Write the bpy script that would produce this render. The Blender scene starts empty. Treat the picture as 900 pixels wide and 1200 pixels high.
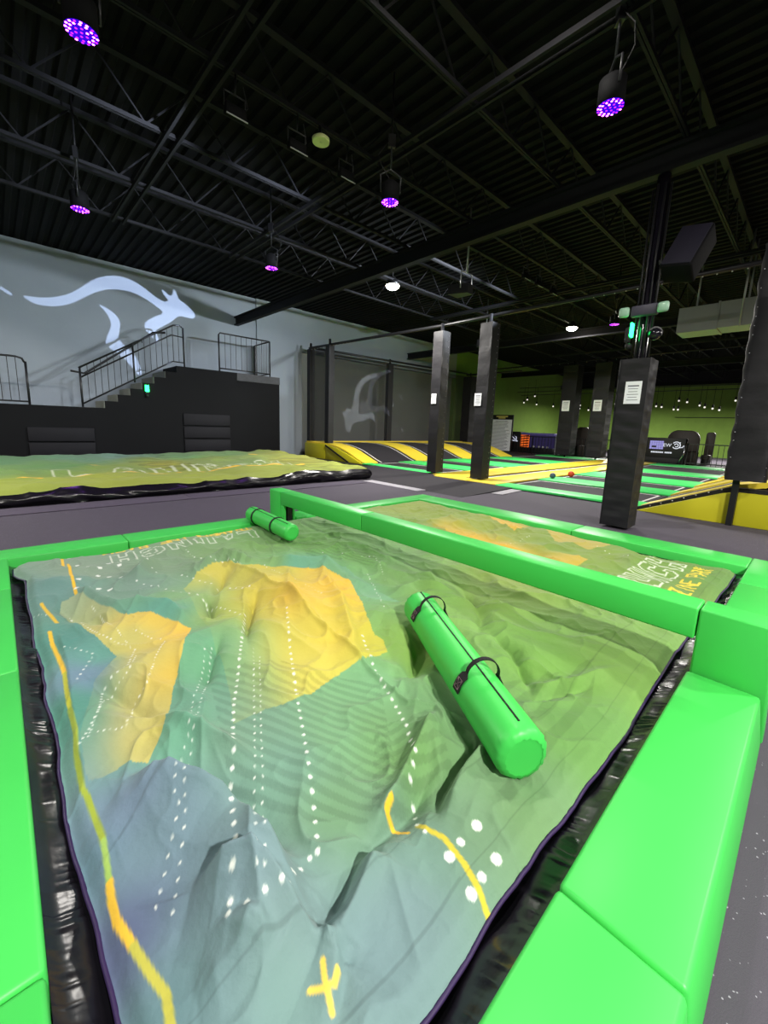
import bpy, bmesh, math, random
import numpy as np
from mathutils import Vector, Matrix
random.seed(7)
scene = bpy.context.scene
COL = scene.collection
PI = math.pi
EXPOSURE = 0.12
FOLDS = [([(0.231, 1.553), (0.325, 1.425), (0.401, 1.262), (0.444, 1.208), (0.465, 1.131), (0.47, 1.031), (0.491, 0.902), (0.504, 0.779)], 0.11249999999999999, 0.0425, 0.17, 0.25), ([(0.302, 1.617), (0.39, 1.448), (0.474, 1.281), (0.512, 1.105), (0.534, 0.947)], -0.0675, 0.0765, 0.0765, 0.3), ([(0.275, 1.008), (0.34, 0.961), (0.408, 0.903), (0.434, 0.852), (0.46, 0.757), (0.491, 0.698)], 0.085, 0.029750000000000002, 0.136, 0.25), ([(1.134, 0.867), (0.916, 0.819), (0.79, 0.814), (0.71, 0.815), (0.6, 0.766), (0.525, 0.736), (0.473, 0.723)], -0.052500000000000005, 0.059500000000000004, 0.0425, 0.2), ([(0.777, 0.767), (0.691, 0.743), (0.602, 0.705), (0.536, 0.674), (0.512, 0.649)], 0.048, 0.0425, 0.085, 0.2), ([(0.502, 0.722), (0.517, 0.685), (0.513, 0.646), (0.475, 0.607), (0.431, 0.57)], 0.028000000000000004, 0.02125, 0.0425, 0.2), ([(0.534, 0.664), (0.507, 0.62), (0.444, 0.558)], -0.025, 0.0255, 0.0255, 0.3), ([(1.406, 1.061), (1.269, 1.007), (1.085, 0.937), (0.959, 0.884), (0.758, 0.82)], 0.0495, 0.051, 0.0425, 0.2), ([(1.019, 0.741), (1.087, 0.781), (1.249, 0.811), (1.41, 0.808)], -0.048, 0.029750000000000002, 0.029750000000000002, 0.3), ([(1.021, 0.705), (1.191, 0.764), (1.328, 0.77), (1.428, 0.719)], 0.032, 0.0425, 0.0425, 0.3), ([(1.457, 3.67), (1.426, 3.268), (1.467, 3.062), (1.441, 2.777), (1.465, 2.558), (1.409, 2.15), (1.437, 1.85), (1.413, 1.663), (1.383, 1.405), (1.353, 1.201), (1.427, 1.089), (1.332, 0.913)], 0.016200000000000003, 0.011899999999999999, 0.011899999999999999, 0.03), ([(1.457, 3.67), (1.426, 3.268), (1.467, 3.062), (1.441, 2.777), (1.465, 2.558), (1.409, 2.15), (1.437, 1.85)], 0.0675, 0.2125, 0.136, 0.3), ([(1.366, 2.813), (1.242, 2.656), (1.135, 2.484), (1.04, 2.318), (0.96, 2.133)], -0.054000000000000006, 0.0425, 0.029750000000000002, 0.3), ([(1.372, 3.445), (1.213, 3.178), (1.105, 3.003), (1.235, 3.061)], -0.04725000000000001, 0.0425, 0.0425, 0.3), ([(1.024, 3.025), (1.003, 2.834), (0.936, 2.607)], -0.0675, 0.051, 0.051, 0.3), ([(2.047, 2.934), (1.875, 2.6), (1.728, 2.233), (1.405, 1.646)], 0.04725000000000001, 0.0425, 0.0765, 0.3), ([(1.83, 3.133), (1.534, 2.653), (1.375, 2.191)], 0.027000000000000003, 0.0425, 0.0425, 0.3), ([(0.874, 2.322), (0.713, 2.067), (0.626, 1.911)], -0.04725000000000001, 0.0425, 0.0425, 0.3), ([(0.199, 2.416), (0.29, 2.195), (0.364, 1.953), (0.424, 1.782)], -0.0405, 0.0425, 0.059500000000000004, 0.3), ([(0.176, 2.112), (0.303, 1.906), (0.442, 1.786)], 0.0243, 0.0425, 0.0425, 0.3), ([(0.392, 1.857), (0.463, 1.682), (0.542, 1.51), (0.625, 1.337)], 0.0405, 0.0425, 0.0425, 0.3), ([(0.171, 3.555), (0.256, 3.232), (0.353, 3.103), (0.459, 2.9)], -0.04725000000000001, 0.059500000000000004, 0.059500000000000004, 0.3), ([(0.305, 3.666), (0.396, 3.392), (0.499, 3.111), (0.615, 3.056), (0.751, 2.864), (0.81, 2.606)], 0.04725000000000001, 0.051, 0.085, 0.2), ([(-0.005, 4.485), (0.121, 3.854), (0.191, 3.803), (0.383, 3.666)], 0.04725000000000001, 0.085, 0.085, 0.3), ([(0.678, 3.457), (0.812, 3.83), (0.982, 4.047)], 0.0675, 0.085, 0.068, 0.3), ([(1.087, 3.457), (1.462, 3.722), (1.639, 3.415)], 0.081, 0.11900000000000001, 0.11900000000000001, 0.3), ([(1.708, 3.557), (1.917, 3.28), (2.108, 2.993), (2.105, 2.608)], 0.054000000000000006, 0.085, 0.085, 0.3), ([(1.937, 1.586), (1.543, 1.369), (1.453, 1.446)], -0.054000000000000006, 0.059500000000000004, 0.059500000000000004, 0.3), ([(1.986, 0.997), (2.023, 0.816), (2.284, 0.694), (2.528, 0.595)], 0.03375, 0.051, 0.068, 0.3), ([(2.348, 1.398), (2.233, 1.138), (1.987, 0.895), (1.883, 0.818)], -0.0405, 0.051, 0.0425, 0.3), ([(2.767, 1.923), (2.494, 1.529), (2.23, 1.388)], -0.04725000000000001, 0.0765, 0.059500000000000004, 0.3), ([(1.866, 0.832), (2.058, 0.74), (2.28, 0.648)], -0.027000000000000003, 0.034, 0.034, 0.3), ([(2.157, 2.182), (2.476, 2.15), (2.621, 1.815)], 0.0405, 0.085, 0.085, 0.3), ([(0.27, 0.867), (0.345, 0.81), (0.381, 0.744)], 0.027000000000000003, 0.0425, 0.0425, 0.3), ([(0.213, 0.794), (0.308, 0.778), (0.369, 0.812)], 0.0405, 0.051, 0.051, 0.3), ([(0.166, 2.994), (0.167, 2.61), (0.143, 2.2), (0.124, 1.884), (0.128, 1.644)], 0.027000000000000003, 0.051, 0.017, 0.1)]
BUMPS = [(1.66, 1.2, 0.55, 0.65, -0.03), (2.3, 4.2, 0.3, 0.5, -0.02)]
TINTS = [(0.138, 3.675, 105, 140, 145), (0.115, 2.869, 85, 140, 140), (0.108, 2.183, 85, 145, 140), (0.078, 1.332, 95, 121, 149), (0.093, 1.042, 88, 91, 139), (0.166, 0.811, 92, 121, 139), (0.499, 4.087, 138, 155, 145), (0.659, 3.362, 125, 150, 145), (0.313, 2.548, 100, 155, 150), (0.222, 2.438, 120, 140, 180), (1.052, 3.913, 128, 150, 130), (1.444, 3.929, 130, 160, 115), (0.859, 3.033, 130, 162, 125), (0.699, 2.85, 100, 155, 150), (1.015, 2.647, 145, 168, 98), (0.666, 2.181, 112, 168, 138), (0.431, 1.62, 110, 162, 145), (0.207, 1.397, 130, 144, 187), (0.245, 1.247, 120, 141, 168), (0.628, 1.497, 125, 158, 145), (0.685, 1.243, 122, 158, 150), (0.978, 1.247, 125, 168, 135), (1.29, 1.507, 130, 178, 138), (0.763, 0.964, 115, 151, 120), (0.36, 0.885, 122, 140, 165), (0.41, 0.751, 125, 144, 158), (0.255, 0.787, 118, 141, 158), (0.375, 0.69, 115, 144, 149), (0.59, 0.592, 118, 140, 158), (0.737, 0.61, 120, 141, 158), (0.875, 0.666, 115, 145, 144), (1.04, 0.585, 115, 145, 120), (1.223, 0.5, 112, 144, 104), (1.781, 0.546, 108, 150, 85), (2.725, 1.723, 135, 162, 85), (1.754, 1.567, 140, 175, 90), (2.373, 2.356, 128, 165, 105), (2.548, 3.029, 118, 162, 98), (2.363, 3.517, 118, 162, 92), (2.128, 2.409, 120, 165, 130), (2.52, 1.916, 128, 166, 92), (2.228, 0.913, 118, 160, 78), (2.557, 0.655, 116, 150, 76), (3.224, 1.704, 142, 160, 85), (1.114, 0.967, 112, 152, 95), (1.1, 1.159, 120, 162, 115), (4.728, 4.376, 148, 162, 76), (4.278, 2.778, 150, 158, 72), (4.62, 1.483, 130, 150, 72), (4.682, 0.865, 116, 145, 75), (4.739, 0.477, 106, 140, 75), (1.976, 3.909, 128, 165, 105), (1.949, 3.18, 112, 168, 150), (1.733, 3.348, 130, 165, 110)]
FIELDS = {'P1': [(0.319, 3.497), (0.418, 3.192), (0.516, 2.931), (0.575, 2.928), (0.646, 2.829), (0.711, 2.717), (0.782, 2.549), (0.632, 2.236), (0.561, 2.079), (0.496, 1.939), (0.394, 1.707), (0.31, 1.593), (0.246, 1.654), (0.205, 1.645), (0.16, 1.652), (0.127, 1.663), (0.129, 1.765), (0.14, 1.953), (0.241, 2.327), (0.372, 2.497), (0.333, 2.718), (0.277, 3.026), (0.199, 3.387), (0.223, 3.496)], 'P2': [(0.948, 3.226), (1.115, 3.456), (1.244, 3.514), (1.417, 3.569), (1.485, 3.397), (1.64, 3.382), (1.86, 3.153), (2.016, 2.917), (2.074, 2.689), (2.071, 2.554), (1.937, 2.269), (1.75, 1.973), (1.669, 1.8), (1.68, 1.731), (1.592, 1.599), (1.479, 1.596), (1.383, 1.621), (1.278, 1.625), (1.168, 1.617), (1.02, 1.57), (0.884, 1.557), (0.77, 1.572), (0.635, 1.574), (0.706, 1.769), (0.774, 2.021), (0.851, 2.432)], 'Q1': [(4.151, 3.53), (4.694, 3.701), (4.429, 2.92), (4.425, 2.389), (4.342, 1.926), (4.328, 1.465), (3.913, 1.504), (3.886, 2.082), (3.875, 2.745)], 'Q2': [(5.227, 3.451), (5.658, 3.238), (5.639, 2.994), (5.311, 2.568), (4.782, 2.558), (4.896, 2.855)], 'Q3': [(5.521, 2.584), (5.621, 1.946), (5.442, 1.478), (4.758, 1.623), (4.794, 2.031)], 'T1': [(2.043, 3.414), (2.08, 2.956), (2.235, 2.772), (2.179, 2.36), (2.149, 2.032), (1.999, 2.26), (2.062, 2.498), (2.012, 2.857), (1.92, 3.134)]}
FADES = {'P2': ([(0.678, 1.705), (0.774, 2.021), (0.851, 2.432), (0.921, 2.949)], 0.42), 'P1': ([(0.127, 1.663), (0.129, 1.765), (0.14, 1.953), (0.241, 2.327), (0.29, 2.447)], 0.16), 'Q1': ([(4.151, 3.53), (4.694, 3.701), (4.429, 2.92), (4.342, 1.926)], 0.35), 'Q2': ([(5.227, 3.451), (5.658, 3.238), (5.311, 2.568)], 0.4), 'Q3': ([(5.521, 2.584), (5.621, 1.946), (5.442, 1.478)], 0.3), 'T1': ([(2.062, 2.498), (2.012, 2.857), (1.92, 3.134)], 0.2)}
FIELD_TINTS = {'P1': [(0.124, 1.771, 178, 165, 120), (0.244, 3.366, 150, 165, 130), (0.189, 1.962, 165, 165, 125), (0.264, 1.705, 195, 180, 100), (0.302, 2.255, 178, 175, 110), (0.774, 2.524, 240, 180, 55), (0.635, 2.806, 235, 185, 65), (0.464, 2.68, 200, 185, 95), (0.553, 2.092, 228, 178, 60), (0.394, 1.72, 210, 180, 75), (0.377, 3.251, 170, 170, 115)], 'P2': [(1.024, 3.208, 165, 175, 95), (1.348, 3.476, 205, 185, 75), (0.898, 2.325, 150, 172, 98), (0.659, 1.612, 165, 175, 110), (1.206, 2.528, 200, 185, 72), (0.845, 1.787, 190, 185, 85), (1.061, 1.82, 215, 190, 70), (1.437, 2.436, 235, 180, 55), (1.932, 2.502, 240, 185, 55), (1.57, 1.682, 190, 180, 60), (1.421, 1.831, 225, 190, 62), (1.023, 1.59, 212, 190, 72), (1.995, 2.967, 225, 180, 60), (1.744, 3.132, 200, 180, 65)], 'Q1': [(4.541, 3.686, 180, 165, 60), (4.013, 2.155, 215, 165, 50), (4.203, 1.5, 190, 160, 60)], 'Q2': [(5.233, 3.275, 205, 165, 60), (5.159, 2.616, 215, 170, 65)], 'Q3': [(5.462, 2.454, 190, 165, 75), (5.256, 1.611, 175, 158, 80)], 'T1': [(1.997, 3.111, 112, 162, 130), (2.179, 2.36, 118, 165, 125)]}
STRIPES = [([(0.326, 4.548), (0.304, 4.196)], 0.01, (222, 178, 45)), ([(0.345, 4.272), (0.332, 3.991), (0.309, 3.502)], 0.01, (222, 178, 45)), ([(0.116, 3.539), (0.142, 3.363), (0.171, 3.2)], 0.01, (205, 170, 50)), ([(0.125, 3.082), (0.124, 2.924), (0.136, 2.689), (0.142, 2.509)], 0.01, (222, 178, 45)), ([(0.142, 2.509), (0.134, 2.367), (0.128, 2.178)], 0.009, (178, 176, 50)), ([(0.128, 2.178), (0.128, 1.992), (0.113, 1.85), (0.107, 1.647), (0.116, 1.593), (0.12, 1.511), (0.127, 1.361)], 0.009, (150, 165, 55)), ([(0.127, 1.361), (0.122, 1.279), (0.118, 1.222)], 0.008, (150, 180, 90)), ([(0.118, 1.222), (0.114, 1.173), (0.114, 1.106), (0.133, 1.011)], 0.01, (225, 178, 55)), ([(0.133, 1.011), (0.151, 0.923), (0.168, 0.857), (0.16, 0.791)], 0.01, (175, 170, 70)), ([(0.908, 0.862), (0.869, 0.846), (0.875, 0.823), (0.898, 0.768)], 0.008, (222, 178, 45)), ([(0.943, 0.762), (0.948, 0.709), (0.959, 0.663), (0.94, 0.565), (0.897, 0.441)], 0.01, (190, 176, 55)), ([(0.472, 0.659), (0.457, 0.63), (0.448, 0.605), (0.44, 0.575)], 0.007, (235, 200, 85)), ([(0.491, 0.622), (0.469, 0.606), (0.447, 0.613), (0.42, 0.637)], 0.007, (235, 200, 85))]
DOTTED = [([(1.127, 2.53), (0.835, 1.965), (0.693, 1.7), (0.624, 1.548), (0.57, 1.412), (0.542, 1.366), (0.501, 1.297), (0.399, 0.998), (0.337, 0.879), (0.314, 0.846)], 0.0082, 0.05), ([(0.314, 0.846), (0.342, 0.83), (0.373, 0.817), (0.403, 0.808), (0.438, 0.8), (0.503, 0.855), (0.574, 0.898), (0.615, 0.894)], 0.0075, 0.045), ([(0.615, 0.894), (0.649, 0.949), (0.709, 1.06), (0.856, 1.363), (0.954, 1.573), (1.147, 1.968), (1.329, 2.321)], 0.0082, 0.055), ([(1.586, 1.823), (1.44, 1.56), (1.371, 1.407), (1.307, 1.238), (1.234, 1.094), (1.12, 0.941), (1.037, 0.889), (1.023, 0.858), (0.946, 0.768), (0.917, 0.676)], 0.0082, 0.05), ([(0.97, 2.074), (0.721, 1.548), (0.621, 1.335), (0.541, 1.184), (0.404, 0.865), (0.379, 0.835)], 0.0041, 0.042), ([(0.96, 1.981), (0.859, 1.767), (0.722, 1.486), (0.611, 1.251), (0.561, 1.159), (0.533, 1.075), (0.403, 0.825)], 0.0041, 0.042), ([(0.745, 2.21), (0.694, 2.097), (0.549, 1.814), (0.459, 1.592), (0.414, 1.541), (0.316, 1.277), (0.319, 1.24), (0.26, 1.155), (0.19, 1.041)], 0.0041, 0.038), ([(0.795, 2.244), (0.578, 1.788), (0.471, 1.577), (0.45, 1.538), (0.409, 1.472), (0.323, 1.198), (0.217, 0.986)], 0.0041, 0.038), ([(0.459, 2.495), (0.384, 2.3), (0.265, 2.264), (0.226, 2.077), (0.127, 1.885)], 0.0054, 0.032), ([(0.452, 2.422), (0.394, 2.269), (0.258, 2.169), (0.16, 1.914)], 0.0041, 0.024), ([(0.597, 2.426), (0.504, 2.268), (0.423, 2.082), (0.351, 2.042), (0.291, 1.867), (0.184, 1.945)], 0.0041, 0.024), ([(0.459, 2.495), (0.434, 2.553), (0.338, 2.8), (0.237, 3.32)], 0.0054, 0.036), ([(0.501, 2.728), (0.595, 2.453)], 0.0041, 0.03), ([(0.368, 3.255), (0.396, 3.076), (0.445, 2.588)], 0.0034, 0.025), ([(0.842, 4.078), (0.882, 3.611)], 0.0082, 0.1), ([(1.274, 4.19), (1.294, 3.565), (1.478, 3.544), (1.524, 3.177)], 0.0068, 0.055), ([(0.688, 3.484), (0.895, 3.13), (1.055, 2.891)], 0.0075, 0.07), ([(1.033, 3.543), (1.132, 3.33), (1.331, 2.883)], 0.0075, 0.065), ([(1.003, 2.966), (1.096, 2.527)], 0.0068, 0.055), ([(0.171, 2.788), (0.283, 2.611), (0.183, 2.402)], 0.0054, 0.04), ([(0.072, 3.422), (0.168, 3.3)], 0.0041, 0.03), ([(2.219, 3.379), (2.633, 2.867), (2.334, 2.401)], 0.0041, 0.04), ([(2.332, 2.646), (2.088, 2.198), (1.93, 1.992)], 0.0041, 0.03), ([(1.69, 3.348), (1.696, 3.047), (1.666, 2.384)], 0.0048, 0.045), ([(4.96, 1.604), (4.746, 1.192)], 0.0068, 0.06), ([(4.698, 2.313), (4.036, 2.275)], 0.0054, 0.06)]
SPOTS = [(0.924, 0.612, 0.018), (1.074, 0.612, 0.018), (0.988, 0.616, 0.014), (1.028, 0.508, 0.018), (0.95, 0.51, 0.014), (0.891, 0.506, 0.017), (0.368, 4.483, 0.018), (0.543, 4.102, 0.018), (0.358, 3.777, 0.018), (0.507, 3.452, 0.018), (0.469, 4.13, 0.018), (0.623, 3.727, 0.018), (0.45, 3.53, 0.018), (0.403, 4.221, 0.018), (0.57, 3.867, 0.018), (0.388, 3.561, 0.018), (0.688, 4.11, 0.018), (0.505, 3.946, 0.018), (0.325, 3.587, 0.018), (0.62, 4.198, 0.018)]
BANDS = [([(0.693, 2.015), (1.046, 1.887), (1.367, 1.421), (1.039, 0.964), (0.797, 0.866), (0.608, 1.048), (0.507, 1.304)], [(0.707, 1.288), (0.885, 0.92)], 0.052), ([(1.142, 1.206), (1.379, 1.103), (1.224, 0.83), (0.868, 0.733), (0.845, 0.899)], [(1.047, 1.1), (1.256, 1.058)], 0.055), ([(1.886, 0.99), (2.498, 0.729), (1.889, 0.548), (1.234, 0.572), (1.269, 0.819)], [(1.509, 0.727), (2.08, 0.748)], 0.11), ([(1.303, 3.874), (1.762, 4.062), (1.634, 3.404), (1.362, 3.474)], [(1.292, 3.524), (1.723, 4.078)], 0.09), ([(2.401, 3.919), (2.733, 2.979), (2.478, 2.694), (2.105, 3.279)], [(2.326, 3.625), (2.531, 2.878)], 0.06)]
KANGA = [[(0.88,4.85),(1.09,4.69),(1.35,4.65),(1.69,4.7),(2.04,4.85),(2.36,5.09),(2.69,5.34),(3.01,5.5),(3.35,5.58),(3.68,5.59),(4.03,5.5),(4.31,5.37),(4.52,5.24),(4.63,5.17),(4.62,5.06),(4.43,4.97),(4.2,4.82),(4.07,4.69),(4.03,4.54),(4.09,4.4),(4.25,4.27),(4.31,4.14),(4.42,4.06),(4.48,4.19),(4.4,4.38),(4.37,4.49),(4.72,4.73),(4.96,4.91),(5.17,5.14),(5.45,5.11),(5.63,5.1),(5.74,5.2),(5.71,5.33),(5.55,5.47),(5.36,5.61),(5.2,5.66),(5.15,5.8),(5.08,5.97),(5.02,5.97),(4.99,5.79),(4.89,5.73),(4.78,5.82),(4.66,5.89),(4.65,5.81),(4.75,5.67),(4.86,5.55),(4.69,5.49),(4.46,5.57),(4.18,5.76),(3.84,5.94),(3.5,6),(3.17,5.96),(2.85,5.83),(2.58,5.64),(2.26,5.33),(2.01,5.13),(1.71,4.98),(1.37,4.88),(1.1,4.85)],
 [(2.75,5),(2.9,4.85),(3.02,4.66),(3.07,4.45),(3.02,4.25),(2.93,4.05),(2.87,3.9),(2.89,3.75),(3.05,3.63),(3.24,3.5),(3.44,3.34),(3.6,3.12),(3.73,2.93),(3.83,2.88),(3.87,3.04),(3.82,3.27),(3.73,3.49),(3.56,3.7),(3.37,3.86),(3.26,4),(3.25,4.11),(3.29,4.3),(3.33,4.53),(3.27,4.71),(3.13,4.84),(2.94,4.95)],
 [(-0.23,5.17),(0.17,5.09),(0.45,4.99),(0.59,4.92),(0.71,4.82),(0.66,4.77),(0.54,4.84),(0.45,4.91),(0.17,5.02),(-0.24,5.1)]]
KANGA_SMALL = [[(15.26,4.25),(14.51,4.1),(13.98,3.78),(13.64,3.36),(13.57,2.83),(13.46,2.29),(13.24,2.21),(13.11,2.4),(13.07,2.14),(12.74,2.09),(13,1.81),(13.01,1.28),(13.19,1.08),(13.4,1.15),(13.48,1.56),(14.06,1.64),(14.6,1.87),(14.99,1.74),(15.29,1.47),(15.33,1.68),(15.07,2.03),(14.78,2.19),(14.41,2.03),(13.86,2.04),(13.89,2.45),(13.88,2.98),(14.08,3.46),(14.52,3.83),(15.27,4.11)],
 [(15.97,2.92),(16.33,2.88),(16.51,2.6),(16.25,2.51)],
 [(17.11,1.44),(17.27,1.29),(17.3,1.14),(17.17,1.16)]]
# ---------------------------------------------------------------- cloth relief (numpy)
def _hash(ix, iy, seed):
    h = np.sin(ix * 127.1 + iy * 311.7 + seed * 74.7) * 43758.5453
    return h - np.floor(h)

def vnoise(x, y, seed=0):
    ix = np.floor(x); iy = np.floor(y)
    fx = x - ix; fy = y - iy
    fx = fx * fx * fx * (fx * (fx * 6 - 15) + 10)
    fy = fy * fy * fy * (fy * (fy * 6 - 15) + 10)
    a = _hash(ix, iy, seed); b = _hash(ix + 1, iy, seed)
    c = _hash(ix, iy + 1, seed); d = _hash(ix + 1, iy + 1, seed)
    return (a + (b - a) * fx) * (1 - fy) + (c + (d - c) * fx) * fy - 0.5

def sstep(a, b, x):
    t = np.clip((x - a) / (b - a), 0, 1)
    return t * t * (3 - 2 * t)

def poly_dist(x, y, pts):
    """distance to a polyline, signed side (left of travel > 0) and arc parameter 0..1"""
    best = np.full(x.shape, 1e9); side = np.zeros(x.shape); par = np.zeros(x.shape)
    L = [0.0]
    for (ax, ay), (bx, by) in zip(pts[:-1], pts[1:]):
        L.append(L[-1] + math.hypot(bx - ax, by - ay))
    for k, ((ax, ay), (bx, by)) in enumerate(zip(pts[:-1], pts[1:])):
        dx, dy = bx - ax, by - ay
        l2 = dx * dx + dy * dy + 1e-12
        t = np.clip(((x - ax) * dx + (y - ay) * dy) / l2, 0, 1)
        d = np.hypot(x - ax - t * dx, y - ay - t * dy)
        s = np.sign(dx * (y - ay) - dy * (x - ax))
        m = d < best
        best = np.where(m, d, best); side = np.where(m, s, side)
        par = np.where(m, (L[k] + t * math.sqrt(l2)) / L[-1], par)
    return best, side, par

def cover_base(x, y):
    return 0.150 + 0.075 * sstep(2.0, 4.7, y) * 0.9 + 0.05 * sstep(3.0, 5.3, x) * (1 - 0.6 * sstep(3.0, 4.7, y))

def cover_height(x, y):
    h = cover_base(x, y)
    # broad billows
    h = h + 0.085 * vnoise(x * 1.25 + 3.1, y * 1.25, 3) + 0.050 * vnoise(x * 2.7, y * 2.7 + 5, 7)
    # long soft creases, warped so that they wander
    wx = x + 0.25 * vnoise(x * 1.7, y * 1.7, 11); wy = y + 0.25 * vnoise(x * 1.7, y * 1.7, 12)
    r = 1 - 2 * np.abs(vnoise(wx * 2.6 + wy * 1.1, wy * 1.7 - wx * 0.5, 21))
    h = h + 0.030 * (r ** 3)
    r = 1 - 2 * np.abs(vnoise(wx * 5.5 - wy * 3.0, wy * 3.4 + wx * 2.0, 31))
    h = h + 0.021 * (r ** 4)
    r = 1 - 2 * np.abs(vnoise(wx * 11 + wy * 4.0, wy * 7.0 - wx * 4.0, 41))
    h = h + 0.006 * (r ** 4)
    r = 1 - 2 * np.abs(vnoise(wx * 4.2 + wy * 5.0, wy * 2.2 - wx * 2.6, 45))
    h = h + 0.016 * np.maximum(0, r - 0.45) * sstep(0.8, 2.2, x)
    far = sstep(2.9, 3.3, x)
    h = h + far * (0.050 * vnoise(x * 2.2 + y * 1.1, y * 3.6, 51) + 0.028 * vnoise(x * 5, y * 6, 52))
    for pts, amp, wl, wr, fade in FOLDS:
        d, s, t = poly_dist(x, y, pts)
        w = np.where(s > 0, wl, wr)
        e = np.exp(-(d / (w * 0.9)) ** 1.35) * np.minimum(1, np.minimum(t, 1 - t) / fade + 0.12)
        h = h + 1.6 * amp * e
    for (cx, cy, rx, ry, amp) in BUMPS:
        h = h + amp * np.exp(-((x - cx) / rx) ** 2 - ((y - cy) / ry) ** 2)
    return h
# ---------------------------------------------------------------- helpers
def lin(c):
    out = []
    for v in c[:3]:
        v = v / 255.0
        out.append(v / 12.92 if v <= 0.04045 else ((v + 0.055) / 1.055) ** 2.4)
    return (out[0], out[1], out[2], 1.0)

def material(name, rgb, rough=0.6, var=0.0, scale=8.0, bump=0.0, bscale=60.0, spec=0.4, metal=0.0, detail=3.0, coat=0.0):
    m = bpy.data.materials.new(name); m.use_nodes = True
    nt = m.node_tree; N = nt.nodes; L = nt.links
    b = N['Principled BSDF']
    b.inputs['Roughness'].default_value = rough
    b.inputs['Metallic'].default_value = metal
    b.inputs['Specular IOR Level'].default_value = spec
    b.inputs['Coat Weight'].default_value = coat
    c = lin(rgb)
    tc = N.new('ShaderNodeTexCoord')
    no = N.new('ShaderNodeTexNoise'); no.inputs['Scale'].default_value = scale; no.inputs['Detail'].default_value = detail
    L.new(tc.outputs['Object'], no.inputs['Vector'])
    mx = N.new('ShaderNodeMix'); mx.data_type = 'RGBA'
    L.new(no.outputs['Fac'], mx.inputs[0])
    mx.inputs[6].default_value = tuple(max(0, v * (1 - var)) for v in c[:3]) + (1,)
    mx.inputs[7].default_value = tuple(min(1, v * (1 + var)) for v in c[:3]) + (1,)
    L.new(mx.outputs[2], b.inputs['Base Color'])
    if bump > 0:
        n2 = N.new('ShaderNodeTexNoise'); n2.inputs['Scale'].default_value = bscale; n2.inputs['Detail'].default_value = 4
        L.new(tc.outputs['Object'], n2.inputs['Vector'])
        bp = N.new('ShaderNodeBump'); bp.inputs['Strength'].default_value = bump; bp.inputs['Distance'].default_value = 0.02
        L.new(n2.outputs['Fac'], bp.inputs['Height']); L.new(bp.outputs[0], b.inputs['Normal'])
    return m

def emitter(name, rgb, strength):
    m = bpy.data.materials.new(name); m.use_nodes = True
    nt = m.node_tree; nt.nodes.clear()
    e = nt.nodes.new('ShaderNodeEmission'); o = nt.nodes.new('ShaderNodeOutputMaterial')
    e.inputs[0].default_value = lin(rgb); e.inputs[1].default_value = strength
    nt.links.new(e.outputs[0], o.inputs[0])
    return m

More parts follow.
